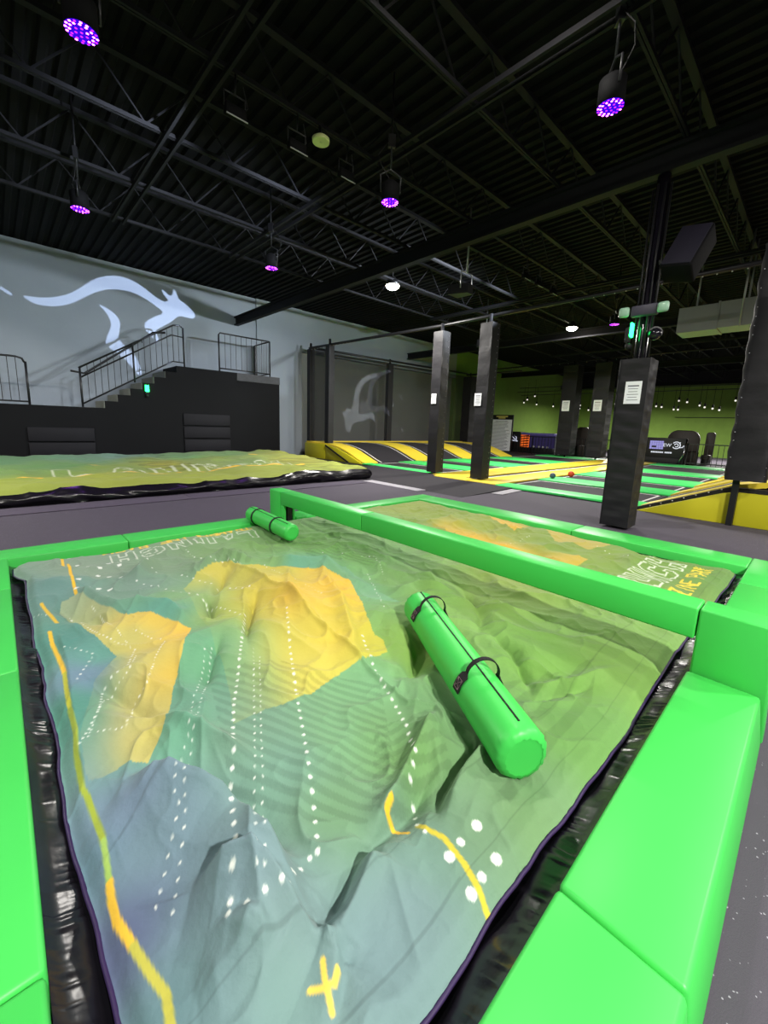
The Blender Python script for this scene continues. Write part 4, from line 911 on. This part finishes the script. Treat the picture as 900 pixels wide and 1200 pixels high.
post('slim black post at the front left end of the wall ramps', 10.2, 14.25, .68, 4.62, .26, .26, .02, grom=False)
post('black padded post against the netting between the wall ramps', 15.05, 15.76, .70, 4.60, .34, .2, .02, grom=False)
post('black padded post in front of the lime wall', 21.6, 15.4, .2, 4.62, .6, .6, .02)
p1 = post('left of the two black padded posts at the court entrance', 10.05, 8.30, .10, 4.32, .36, .36, .02)
p2 = post('right of the two black padded posts at the court entrance', 10.05, 6.63, .10, 4.32, .38, .38, .02)
post('left of the two far padded posts before the lime wall', 24.0, 10.15, .2, 5.15, .8, .8, .02)
post('right of the two far padded posts, just left of the thick column', 24.0, 8.45, .2, 5.15, .8, .8, .02)
p3 = thing('padded_post', 'wide rumpled black padded post at the right edge of the photo', 'post', (9.17, .9, 0), 'padded netting posts')
MB().box(9.12, 9.22, .86, .95, 0, 4.6).build('steel_pole', M_steel, p3)
b = MB(); rows = []
for j in range(40):
    z_ = .80 + (4.5 - .80) * j / 39; row = []
    for k in range(25):
        a = 2 * PI * k / 24; sx = math.copysign(abs(math.cos(a)) ** .35, math.cos(a)); sy = math.copysign(abs(math.sin(a)) ** .35, math.sin(a))
        nz = 1 + .025 * math.sin(z_ * 7 + a * 3 + math.sin(z_ * 3)) + .03 * math.sin(z_ * 19 - a * 2)
        row.append((9.14 + .17 * sx * nz, .80 + .27 * sy * nz, z_))
    rows.append(row)
b.grid(rows); b.build('post_pad', M_padv, p3)
gm = MB()
for k in range(26): grommets(gm, [(8.99, 1.02, .9 + k * .14), (9.0, .56, .9 + k * .14)], .011)
gm.build('grommets', M_grommet, p3)
def barthing(label, pts, r=.045, lace=None, group='netting frame bars'):
    t_ = thing('netting_bar', label, 'frame bar', pts[0], group)
    MB().tube(pts, r, 8).build('steel_tube', M_steel, t_)
    if lace:
        lb = MB(); a, b_ = Vector(pts[0]), Vector(pts[-1]); n = int((b_ - a).length / lace)
        for k in range(n + 1): lb.ball(a.lerp(b_, k / n) + Vector((-.02, 0, -.075)), .016, 0, 1)
        lb.build('lacing', M_grommet, t_)
    return t_
barthing('long black top bar of the netting frame over the court entrance', [(10.22, 15.8, 4.68), (10.2, 8.4, 4.55), (10.2, .5, 4.60)], .05, .22)
barthing('black top bar of the netting along the grey wall', [(10.25, 15.75, 4.70), (21.8, 15.75, 4.85)], .05)
barthing('pale steel top bar across the far side of the court', [(24.0, 15.5, 5.35), (24.0, -2.0, 5.5)], .035, .5)
barthing('black top bar in front of the lime wall', [(21.6, 15.7, 4.75), (21.6, 12.0, 4.75)], .05)
nt_ = MB(); nt_.box(10.3, 21.5, 15.70, 15.705, .72, 4.66); nn_ = tag(nt_.build('safety_net', M_net), 'black safety net hanging before the grey wall panels', 'net')
nt_ = MB(); nt_.box(10.2, 10.205, 14.3, 15.7, .72, 4.6); tag(nt_.build('safety_net', M_net), 'narrow black safety net between the two left slim posts', 'net')

notice('white paper notice on the left padded post of the court entrance', (9.866, 8.33, 2.36), .19, .30, (-1, 0))
notice('white paper notice on the right padded post of the court entrance', (9.856, 6.73, 2.30), .22, .34, (-1, 0))
notice('white paper notice on the left far padded post', (23.59, 10.22, 2.95), .42, .58, (-1, 0))
notice('pale lilac notice on the right far padded post', (23.59, 8.52, 2.95), .42, .58, (-1, 0))

# ---------------------------------------------------------------- thick column with fittings
tc_ = thing('padded_column', 'thick black padded column with steel pole near the pit', 'column', (7.28, 2.1, 0))
MB().tube([(7.28, 2.1, 0), (7.28, 2.1, 5.14)], .085, 20).build('steel_pole', M_padtape, tc_)
cd = MB()
for dx, dy in ((-.12, .03), (-.11, -.06), (-.05, -.12), (.0, .12)): cd.tube([(7.28 + dx, 2.1 + dy, 2.5), (7.28 + dx, 2.1 + dy, 5.0)], .014, 6)
cd.build('cable_conduit', M_steel, tc_)
b = MB(); rows = []
for j in range(60):
    z_ = .04 + (2.62 - .04) * j / 59; row = []
    for k in range(49):
        q = k / 12 % 4; s_ = int(q); f = q - s_; hw = .205
        px_, py_ = ((-hw + 2 * hw * f, -hw), (hw, -hw + 2 * hw * f), (hw - 2 * hw * f, hw), (-hw, hw - 2 * hw * f))[s_]
        e = (.005 * math.sin(z_ * 24 + s_ + 1.2 * math.sin(f * 4 + z_ * 3)) + .004 * math.sin(z_ * 51 + f * 2 + s_)) * math.sin(PI * f) ** .5
        l_ = math.hypot(px_, py_); row.append((7.28 + px_ * (1 + e / l_ * 1.5), 2.1 + py_ * (1 + e / l_ * 1.5), z_))
    rows.append(row)
b.grid(rows); b.box(7.09, 7.47, 1.91, 2.29, 2.61, 2.62); b.build('column_pad', M_padv, tc_)
notice('white paper notice with black clips on the thick column', (7.070, 2.07, 2.12), .22, .33, (-1, 0), lines=5)
em = thing('emergency_light', 'grey twin head emergency light on the column pole', 'light', (7.12, 2.0, 3.27))
M_pale = material('pale_lens', (150, 190, 165), .3)
MB().box(7.05, 7.15, 1.90, 2.24, 3.22, 3.37, bev=.015).build('housing', material('grey_plastic', (62, 60, 74), .5), em)
for y_ in (1.82, 2.32): MB().box(6.99, 7.06, y_ - .07, y_ + .07, 3.22, 3.36, bev=.03).build('lamp_head', M_pale, em)
g2 = green_lamp('small glowing green light on the column pole', 7.10, 2.28, 2.98)
cm = thing('dome_camera', 'small black dome camera on the column pole', 'camera', (7.2, 1.93, 2.97))
MB().tube([(7.2, 1.93, 2.97), (7.14, 1.90, 2.97)], .09, 16).build('mount', M_steel, cm); MB().ball((7.12, 1.90, 2.95), .085, 0, 3).build('dome', M_padtape, cm)
sp_ = thing('loudspeaker', 'black box loudspeaker tilted beside the column pole', 'speaker', (7.28, 1.72, 3.95))
Msp = Matrix.Translation((7.2, 1.66, 3.98)) @ Matrix.Rotation(math.radians(28), 4, 'Y') @ Matrix.Rotation(math.radians(12), 4, 'X')
MB().box(-.17, .17, -.20, .20, -.33, .33, bev=.03, M=Msp).build('cabinet', M_can, sp_)
MB().box(-.185, -.168, -.18, .18, -.31, .31, bev=.008, M=Msp).build('front_grille', material('speaker_grille', (30, 28, 40), .7, .15, 80, spec=.2), sp_)
MB().bar((7.28, 2.05, 3.98), (7.25, 1.72, 3.98), .05).build('bracket', M_steel, sp_)

# two dodgeballs
tag(MB().ball((12.47, 5.57, .15), .088, 0, 3).build('ball', material('blue_grey_rubber', (70, 88, 110), .6)), 'dark blue grey ball lying on the green court pad', 'ball')
tag(MB().ball((13.52, 5.44, .155), .098, 0, 3).build('ball', material('orange_rubber', (226, 78, 34), .6)), 'orange red ball lying on the green court pad', 'ball')
# ---------------------------------------------------------------- lounge behind the court
def rail_run(label, x_, y0, y1):
    t_ = thing('lounge_rail', label, 'railing', (x_, y0, 0))
    MB().bar((x_, y0, 1.12), (x_, y1, 1.12), .05).build('top_rail', M_steel, t_)
    MB().bar((x_, y0, .15), (x_, y1, .15), .05).build('bottom_rail', M_steel, t_)
    y_ = y0; k = 0
    while y_ <= y1:
        MB().bar((x_, y_, 0), (x_, y_, 1.12), .06 if k % 8 == 0 else .022).build('post' if k % 8 == 0 else 'baluster', M_steel, t_)
        y_ += .21; k += 1
rail_run('long black railing in front of the lime back wall', 25.75, 3.0, 16.2)
nb = thing('notice_board', 'tall white rules board with black header before the lime wall', 'sign', (25.45, 15.3, 0))
MB().box(25.4, 25.47, 14.42, 16.15, .02, 2.5).build('backing_board', M_darkink, nb)
b = MB(); b.box(25.38, 25.4, 14.5, 16.08, .08, 2.18, mi=0)
rnd = random.Random(3)
for k in range(26):
    z_ = 2.08 - k * .077; l_ = rnd.uniform(.5, .7) if k else .45
    y_c = 15.29 if k < 2 else 16.0 - l_ ; b.box(25.376, 25.38, y_c - l_, y_c + l_ if k < 2 else 15.98, z_ - .012, z_ + .012, mi=1)
b.build('rules_sheet', [M_paper, M_ink], nb)
b = MB(); b.prism([(15.72, 2.44), (14.84, 2.44), (14.84, 2.34), (15.02, 2.34), (15.02, 2.24), (15.54, 2.24), (15.54, 2.34), (15.72, 2.34)], 'x', 25.388, 25.40)
b.build('header_mark', material('gold_print', (190, 176, 96), .6), nb)
# claw machine
cl = thing('arcade_machine', 'prize claw machine with orange striped side and violet lit window', 'arcade machine', (26.6, 13.2, 0))
MB().box(26.5, 27.5, 12.05, 14.3, 0, .38, bev=.02).build('base_cabinet', M_darkink, cl)
M_claw = emitter('violet_window', (70, 62, 110), .28)
MB().box(26.52, 27.5, 12.1, 13.72, .38, 1.22).build('lit_window', M_claw, cl)
MB().box(26.49, 27.5, 12.03, 14.32, 1.2, 1.36, bev=.02).build('header', material('violet_header', (120, 112, 190), .4), cl)
b = MB(); b.box(26.48, 27.5, 13.72, 14.34, .38, 1.2, mi=0)
for k in range(5): b.prism([(13.74, .45 + k * .17), (14.32, .58 + k * .17 - .2), (14.32, .64 + k * .17 - .2), (13.74, .53 + k * .17)], 'x', 26.47, 26.482, mi=1)
b.build('striped_panel', [emitter('orange_panel', (235, 105, 40), .8), material('dark_stripe', (90, 36, 22), .5)], cl)
b = MB()
for y_ in (12.4, 12.7, 13.0, 13.35): b.ball((26.5, y_, .44), .08, 0, 1)
b.build('prizes', M_white, cl)
sg = thing('black_cabinet', 'black cabinet with a white swirl mark beside the claw machine', 'cabinet', (26.6, 14.9, 0))
MB().box(26.55, 27.2, 14.42, 15.35, 0, 1.4, bev=.02).build('body', M_darkink, sg)
b = MB()
b.tube([(26.54, 14.9 + .2 * math.cos(a), .95 + .16 * math.sin(a)) for a in [k * .3 for k in range(5, 21)]], .035, 5); b.tube([(26.54, 15.1, 1.1), (26.54, 14.9, .95), (26.54, 14.6, .74)], .035, 5); b.tube([(26.54, 15.05, .78), (26.54, 14.6, .74)], .03, 5)
b.build('swirl_mark', emitter('brightened_mark', (200, 205, 225), .7), sg)  # glow added to brighten the plain white mark
tag(MB().box(26.6, 26.7, 11.6, 11.95, .0, 1.25, bev=.02).build('white_stand_board', M_paper), 'narrow white panel standing right of the claw machine', 'panel')
# screen on slanted legs
sc = thing('display_screen', 'black display screen with white lettering on slanted chrome legs', 'screen', (25.6, 5.6, 0))
MB().box(25.55, 25.62, 4.72, 6.5, .35, 1.38, bev=.01).build('screen_panel', M_darkink, sc)
b = MB()
M_lil = emitter('lilac_pixels', (170, 165, 235), .75)
for i in range(6):
    for j in range(5):
        if (i, j) in ((1, 1), (2, 1)): continue
        y_ = 6.32 - i * .105; z_ = .78 + j * .088; b.box(25.54, 25.55, y_ - .096, y_, z_, z_ + .08)
b.build('lilac_block', M_lil, sc)
M_glow = emitter('screen_white', (235, 240, 250), .85)
TM = Matrix(((0, 0, -1, 25.545), (-1, 0, 0, 5.53), (0, 1, 0, 1.0), (0, 0, 0, 1))); letters('EW', .24, TM, M_glow, sc)
b = MB(); y_ = 6.22; rnd = random.Random(9)
while y_ > 5.3:
    l_ = rnd.choice((.04, .055, .07)); b.box(25.54, 25.55, y_ - l_, y_, .585, .66); y_ -= l_ + (.075 if abs(y_ - 5.66) < .05 else .018)
b.build('caption_line', M_glow, sc)
b = MB()
b.tube([(25.54, 5.13 + .17 * math.cos(a), 1.02 + .17 * math.sin(a)) for a in [k * .3 for k in range(2, 20)]], .022, 5)
b.tube([(25.54, 5.13 + .08 * math.cos(a), 1.02 + .08 * math.sin(a)) for a in [k * .4 for k in range(0, 14)]], .02, 5)
b.tube([(25.54, 5.0, .9), (25.54, 4.86, .92), (25.54, 4.8, 1.02)], .022, 5); b.ball((25.54, 4.98, 1.16), .03, 0, 1)
b.build('swirl_mark', M_glow, sc)
b = MB(); b.tube([(25.5, 6.52, 1.3), (25.5, 6.6, .7), (25.35, 6.95, .02)], .03, 8); b.tube([(25.5, 4.70, 1.36), (25.5, 4.76, .6), (25.35, 4.95, .02)], .035, 8); b.build('stand_leg', M_chrome, sc)
MB().box(25.56, 25.7, 4.75, 6.9, .02, .34, bev=.01).build('lower_panel', M_black, sc)
# tall rounded seat backs
M_seat = material('brown_leather', (58, 50, 44), .5, .2, 4)
def seat(label, x_, y_, wd, ht):
    t_ = thing('lounge_sofa', label, 'seat', (x_, y_, 0))
    n = 10; pr = [(y_ - wd / 2, .3), (y_ + wd / 2, .3)]
    r_ = wd * .32
    pr += [(y_ + wd / 2 - r_ + r_ * math.cos(a), ht - r_ + r_ * math.sin(a)) for a in [PI / 2 * k / n for k in range(n + 1)]]
    pr += [(y_ - wd / 2 + r_ + r_ * math.cos(a), ht - r_ + r_ * math.sin(a)) for a in [PI / 2 + PI / 2 * k / n for k in range(n + 1)]]
    MB().prism(pr, 'x', x_, x_ + .22, bev=.04).build('backrest', M_seat, t_)
    MB().box(x_ - .7, x_ + .05, y_ - wd / 2, y_ + wd / 2, .28, .55, bev=.05).build('cushion', M_seat, t_)
    MB().box(x_ - .65, x_ + .2, y_ - wd / 2 + .05, y_ + wd / 2 - .05, 0, .3).build('base', M_black, t_)
seat('narrow rounded lounge seat between the two far padded posts', 28.0, 10.85, .8, 1.85)
seat('dark lounge seat half hidden right behind the thick column', 28.0, 8.55, .9, 1.6)
seat('wide rounded brown lounge seat behind the display screen', 28.0, 5.35, 1.5, 1.82)
seat('slim upright lounge seat at the right before the lime wall', 28.0, 4.15, .38, 1.75)
tag(MB().box(26.4, 27.1, 4.4, 6.9, 0, .72, bev=.05).build('lounge_bench', M_seat), 'low dark bench in front of the wide lounge seat', 'bench')
tag(MB().box(26.4, 27.1, 9.2, 11.5, 0, .70, bev=.05).build('lounge_bench', M_seat), 'low dark bench behind the railing between the far posts', 'bench')

# pendant bulbs on a pipe grid
M_bulb = emitter('bulb_white', (255, 250, 235), 1.0)
BUL = [(16.59, 3.7), (15.9, 3.65), (15.2, 3.8), (15.1, 4.11), (13.41, 3.33), (14.57, 3.46), (11.8, 3.2), (11.42, 3.36), (11.08, 3.08), (10.9, 3.58), (10.62, 3.27), (9.39, 3.18), (9.33, 3.44), (7.65, 3.06), (7.24, 3.31), (6.74, 3.21), (6.3, 3.11), (6.04, 3.59), (5.57, 3.48), (5.12, 3.34), (4.73, 3.19), (4.44, 3.14), (4.17, 3.07), (5.92, 3.06), (3.56, 3.58)]
pr = thing('pendant_bulb', 'small white pendant bulb with black socket before the lime wall', 'lamp', (29.0, 0, 0), 'pendant bulbs of the lounge')
MB().tube([(29, 0, .12), (29, 0, 1.1)], .009, 4).build('cord', M_strap, pr)
MB().tube([(29, 0, -.03), (29, 0, .1), (29, 0, .14)], [.05, .05, .02], 8).build('socket', M_strap, pr)
MB().ball((29, 0, -.08), .05, 0, 2).build('bulb', M_bulb, pr)
for i, (y_, z_) in enumerate(BUL):
    if i == 0: pr.location = (29.0, y_, z_)
    else: dup(pr, (29.0 + .5 * math.sin(i * 2.4), y_, z_))
for i, (y0, y1, z_, x_) in enumerate(((16.2, 12.0, 4.62, 29.1), (16.2, 3.0, 4.3, 28.8), (16.2, 3.0, 4.12, 29.4), (8.2, 3.0, 2.93, 38.9))):
    tag(MB().tube([(x_, y0, z_), (x_, y1, z_)], .022, 6).build('pendant_pipe', M_steel), ('short black pipe at the left holding pendant cords', 'upper long black pipe holding pendant cords', 'lower long black pipe holding pendant cords', 'thin dark pipe low across the lime wall')[i], 'pipe')

# ---------------------------------------------------------------- ceiling fittings
M_ledp = emitter('magenta_led', (255, 90, 255), 10.0); M_ledv = emitter('violet_led', (120, 20, 255), 5.0)
par = thing('par_light', 'x', 'stage light')
MB().tube([(0, 0, 0), (0, 0, .22), (0, 0, .27)], [.125, .125, .06], 24).build('lamp_can', M_can, par)
MB().disc((0, 0, -.004), .122, 28).build('lens', emitter('blue_lens_glow', (60, 10, 230), .9), par)
lp = MB(); rnd = random.Random(5)
for ring, n in ((0, 1), (.045, 6), (.085, 12), (.11, 16)):
    for k in range(n):
        a = 2 * PI * k / n + ring * 9; c = (ring * math.cos(a), ring * math.sin(a), -.009)
        lp.disc(c, .0115, 8, 0 if rnd.random() < .62 else 1)
lp.build('led_array', [M_ledp, M_ledv], par)
yk = MB(); yk.tube([(-.14, 0, .12), (-.15, 0, .34), (0, 0, .42), (.15, 0, .34), (.14, 0, .12)], .012, 6); yk.tube([(0, 0, .42), (0, 0, 1.62)], .014, 6); yk.box(-.05, .05, -.03, .03, .70, .86)
yk.build('yoke', M_steel, par)
cb = MB(); cb.tube([(.02, .05, .26), (.16, .1, .40), (.20, .06, .55), (.08, .02, .72), (.02, 0, .82)], .007, 5); cb.build('cable', M_strap, par)
PAR = [((.84, 4.82), 'violet stage light at the top left corner, nearest the camera'), ((1.29, 8.58), 'violet stage light on the left above the kangaroo tail'), ((4.48, 4.82), 'violet stage light near the middle of the ceiling'),
 ((4.75, 1.94), 'violet stage light high on the right, left of the column pole'), ((4.57, 8.53), 'violet stage light above the kangaroo head'), ((13.68, 4.75), 'distant violet stage light left of the emergency light'), ((14.27, 9.15), 'tiny distant violet stage light above the right entrance post')]
for i, ((x_, y_), lab) in enumerate(PAR):
    if i == 0: par.location = (x_, y_, 4.7); par['label'] = lab; par['group'] = 'violet stage lights'
    else: dup(par, (x_, y_, 4.7), i * 1.3, lab, 'violet stage lights')

tk = thing('track_spot', 'x', 'spotlight')
MB().box(-.13, .13, -.05, .05, .02, .14, bev=.02).build('lamp_body', M_can, tk)
MB().bar((-.13, -.06, .0), (.13, -.06, .0), .010, .012).build('visor', M_duct, tk)
yk = MB(); yk.tube([(-.13, 0, .1), (-.13, 0, .26), (.13, 0, .26), (.13, 0, .1)], .01, 6); yk.tube([(0, 0, .26), (.02, 0, .50)], .012, 6); yk.tube([(.1, .03, .1), (.2, .08, .25), (.12, .03, .42)], .006, 5); yk.build('yoke', M_steel, tk)
SP = [((2.42, 5.36, 5.02), 'first small black spotlight from the left along the joist'), ((3.26, 5.36, 5.02), 'small black spotlight just left of the pale green disc'), ((4.1, 5.38, 5.02), 'small black spotlight just right of the pale green disc'),
 ((9.5, 5.4, 5.02), 'left of three dark spotlights far along the joist'), ((10.15, 5.4, 5.02), 'middle of three dark spotlights far along the joist'), ((10.95, 5.4, 5.02), 'right of three dark spotlights far along the joist')]
for i, (p, lab) in enumerate(SP):
    if i == 0: tk.location = p; tk['label'] = lab; tk['group'] = 'spotlights along the joist'
    else: dup(tk, p, 0, lab, 'spotlights along the joist')
dd = thing('ceiling_sensor', 'pale yellow green round disc hanging among the joists', 'sensor', (3.62, 5.33, 5.32))
MB().tube([(3.62, 5.33, 5.30), (3.62, 5.33, 5.34), (3.62, 5.33, 5.37)], [.115, .12, .08], 24).ball((3.62, 5.33, 5.30), .02, 0, 1).build('cover_disc', material('pale_green_cover', (236, 244, 170), .6), dd)
MB().tube([(3.62, 5.33, 5.37), (3.62, 5.36, 5.52)], .02, 8).build('stem', M_steel, dd)
du = thing('air_duct', 'grey sheet metal air duct hanging at the upper right', 'duct', (13, 2, 4.4))
du_b = MB(); du_b.box(13.0, 13.75, -.4, 2.18, 4.12, 4.72); du_b.box(13.0, 13.75, 2.2, 3.0, 4.10, 4.70); du_b.build('duct_section', M_duct, du)
MB().box(12.985, 13.77, 2.17, 2.21, 4.09, 4.74).build('duct_flange', M_duct, du)
MB().tube([(13.0, 1.75, 4.1), (13.0, 1.75, 6.2)], .02, 6).tube([(13.7, 1.75, 4.7), (13.7, 1.75, 6.2)], .02, 6).tube([(13.3, 2.7, 4.7), (13.3, 2.7, 6.2)], .02, 6).build('hanger_rod', M_duct, du)

# high bay lamps
M_hb = emitter('lamp_white', (255, 246, 226), 30.0)
M_hbdim = emitter('dim_diffuser', (255, 246, 226), 3.0)
def high_bay(label, x_, y_, z_, power, color=(1, .96, .9)):
    t_ = thing('high_bay_lamp', label, 'lamp', (x_, y_, z_), 'white high bay lamps')
    MB().tube([(x_, y_, z_), (x_, y_, z_ + .1), (x_, y_, z_ + .22)], [.20, .17, .07], 24).build('lamp_housing', M_steel, t_)
    MB().ball((x_, y_, z_ - .0), .19, 0, 3, (1, 1, .62)).build('diffuser', M_hbdim if 'lounge' in label else M_hb, t_)
    MB().tube([(x_, y_, z_ + .2), (x_, y_, 6.2)], .014, 6).build('hanging_rod', M_steel, t_)
    ld = bpy.data.lights.new('high_bay_light', 'AREA'); ld.shape = 'DISK'; ld.size = .34; ld.energy = power; ld.color = color
    lo = bpy.data.objects.new('high_bay_light', ld); COL.objects.link(lo); lo.location = (0, 0, -.16); lo.parent = t_
    return t_
PW = 430
for lab, x_, y_, z_, k in (('bright white high bay lamp above the wall ramps', 8.55, 8.97, 5.4, 1.15), ('bright white high bay lamp right of the middle, far over the court', 16.3, 7.15, 5.4, 1.8),
  ('white high bay lamp just above the top edge of the photo', 3.55, 2.5, 5.75, .22), ('white high bay lamp behind the camera, left', -2.5, 3.0, 5.75, .22), ('white high bay lamp hanging behind the camera', 0.3, -4.2, 5.6, 2.5),
  ('white high bay lamp over the left end of the far airbag', -3.4, 9.6, 5.6, 1.3), ('white high bay lamp far right over the ramps', 13.5, -3.5, 5.5, 1.3), ('white high bay lamp over the lounge', 33.0, 10.5, 3.9, 1.9), ('white high bay lamp added to light the lounge at right', 32.0, 3.0, 3.9, 1.7),  # both lounge lamps are added, hung low so the lime wall dims upward
  ('white high bay lamp added beyond the right edge to brighten the thick column', 5.6, -3.2, 5.6, .75)):  # unseen lamp added to brighten the column, notices and yellow base
    high_bay(lab, x_, y_, z_, PW * k)
def spot(x_, y_, z_, tx, ty, tz, energy, color, size, blend=.6, rad=.08):
    ld = bpy.data.lights.new('stage_spot', 'SPOT'); ld.energy = energy; ld.color = color; ld.spot_size = math.radians(size); ld.spot_blend = blend; ld.shadow_soft_size = rad
    lo = bpy.data.objects.new('stage_spot', ld); COL.objects.link(lo); lo.location = (x_, y_, z_)
    lo.rotation_euler = (Vector((tx, ty, tz)) - Vector((x_, y_, z_))).to_track_quat('-Z', 'Y').to_euler()
    return lo
for i, ((x_, y_), lab) in enumerate(PAR):
    spot(x_, y_, 4.68, x_, y_, 0, 55, (.42, .12, 1), 95)
for p, tx in (((9.5, 5.4, 5.0), 1.5), ((10.15, 5.4, 5.0), 5.0), ((10.95, 5.4, 5.0), 12.0)): spot(p[0], p[1] + .1, p[2] - .06, tx, 16.5, 4.2, 1150, (.84, .92, 1), 75, .8, .06)
for p, tx in (((2.42, 5.36, 5.0), -1.5), ((4.1, 5.36, 5.0), 3.0)): spot(p[0], p[1] + .1, p[2] - .06, tx, 16.5, 4.2, 650, (.8, .88, 1), 75, .8, .06)
spot(3.57, 14.8, 2.4, 3.6, 13.5, 1.5, 4, (.1, 1, .35), 150)

# ---------------------------------------------------------------- gobo projectors
def chaikin(pts, n=2):
    for _ in range(n):
        o = []
        for i in range(len(pts)):
            a = pts[i]; b_ = pts[(i + 1) % len(pts)]
            o += [(a[0] * .75 + b_[0] * .25, a[1] * .75 + b_[1] * .25), (a[0] * .25 + b_[0] * .75, a[1] * .25 + b_[1] * .75)]
        pts = o
    return pts
def projector(label, P, shapes, wall_y, energy, color, rad):
    """lamp box with a cut metal gobo plate; the light through the cut falls on the wall"""
    P = Vector(P); D = .30; k = D / (wall_y - P.y)
    xs = [p[0] for s_ in shapes for p in s_]; zs = [p[1] for s_ in shapes for p in s_]
    cx, cz = (min(xs) + max(xs)) / 2, (min(zs) + max(zs)) / 2
    c = Vector((P.x + (cx - P.x) * k, P.y + D, P.z + (cz - P.z) * k))
    hw = (max(xs) - min(xs)) / 2 * k + .03; hh = (max(zs) - min(zs)) / 2 * k + .03
    cu = bpy.data.curves.new('gobo', 'CURVE'); cu.dimensions = '2D'; cu.fill_mode = 'BOTH'
    def spl(pts):
        s_ = cu.splines.new('POLY'); s_.points.add(len(pts) - 1); s_.use_cyclic_u = True
        for q, (a, b_) in zip(s_.points, pts): q.co = (a, b_, 0, 1)
    spl([(c.x - hw, c.z - hh), (c.x + hw, c.z - hh), (c.x + hw, c.z + hh), (c.x - hw, c.z + hh)])
    for s_ in shapes: spl([(P.x + (a - P.x) * k, P.z + (b_ - P.z) * k) for a, b_ in chaikin(s_)])
    co = bpy.data.objects.new('gobo', cu); COL.objects.link(co); bpy.context.view_layer.update()
    me = bpy.data.meshes.new_from_object(co.evaluated_get(bpy.context.evaluated_depsgraph_get())); bpy.data.objects.remove(co)
    me.transform(Matrix(((1, 0, 0, 0), (0, 0, 1, P.y + D), (0, 1, 0, 0), (0, 0, 0, 1)))); me.materials.clear(); me.materials.append(M_steel)
    t_ = thing('logo_projector', label, 'projector', tuple(P))
    g_ = bpy.data.objects.new('gobo_plate', me); COL.objects.link(g_); attach(g_, t_)
    hb = MB(); x0, x1, z0, z1 = c.x - hw, c.x + hw, c.z - hh, c.z + hh; bx, bw = P.y - .12, .10
    A = [(P.x - bw, bx, P.z - bw), (P.x + bw, bx, P.z - bw), (P.x + bw, bx, P.z + bw), (P.x - bw, bx, P.z + bw)]
    x0 = min(x0, P.x - bw); x1 = max(x1, P.x + bw); z0 = min(z0, P.z - bw); z1 = max(z1, P.z + bw)
    B = [(x0, P.y + D, z0), (x1, P.y + D, z0), (x1, P.y + D, z1), (x0, P.y + D, z1)]
    hb.quad(*A)
    for i in range(4): hb.quad(A[i], A[(i + 1) % 4], B[(i + 1) % 4], B[i])
    # front ring closing the gap between plate and case
    px0, px1, pz0, pz1 = c.x - hw, c.x + hw, c.z - hh, c.z + hh
    Q = [(px0, P.y + D, pz0), (px1, P.y + D, pz0), (px1, P.y + D, pz1), (px0, P.y + D, pz1)]
    for i in range(4): hb.quad(B[i], B[(i + 1) % 4], Q[(i + 1) % 4], Q[i])
    hb.build('case', M_steel, t_)
    yk = MB(); yk.tube([(P.x - .2, P.y, P.z), (P.x - .2, P.y, P.z + .35), (P.x + .2, P.y, P.z + .35), (P.x + .2, P.y, P.z)], .014, 6); yk.tube([(P.x, P.y, P.z + .35), (P.x, P.y, 6.2)], .02, 6); yk.build('yoke', M_duct, t_)
    ld = bpy.data.lights.new('projector_lamp', 'SPOT'); ld.energy = energy; ld.color = color; ld.spot_blend = 0.0; ld.shadow_soft_size = rad
    tgt = Vector((c.x, P.y + D, c.z)); ld.spot_size = 2 * math.atan(max(hw, hh) * 1.5 / D)
    lo = bpy.data.objects.new('projector_lamp', ld); COL.objects.link(lo); lo.parent = t_
    lo.rotation_euler = (tgt - P).to_track_quat('-Z', 'Y').to_euler()
    return t_
projector('black logo projector hanging left of the entrance posts, throwing the kangaroo', (7.95, 5.96, 4.55), KANGA, 16.5, 9500, (.62, .72, 1.0), .0004)
projector('black logo projector hanging behind the lime wall side of the court', (13.6, 9.15, 4.7), KANGA_SMALL, 16.8, 3500, (.8, .85, 1.0), .0015)

# ---------------------------------------------------------------- view
wd_ = bpy.data.worlds.new('world'); scene.world = wd_; wd_.use_nodes = True
wd_.node_tree.nodes['Background'].inputs[0].default_value = (0, 0, 0, 1)
vs_ = scene.view_settings
scene.display_settings.display_device = 'sRGB'
vs_.view_transform = 'Standard'; vs_.look = 'None'; vs_.exposure = EXPOSURE; vs_.gamma = 1.0; vs_.use_curve_mapping = False
scene.cycles.max_bounces = 6; scene.cycles.diffuse_bounces = 3; scene.cycles.transparent_max_bounces = 8
scene.cycles.use_denoising = True
scene.cycles.sample_clamp_indirect = 4.0
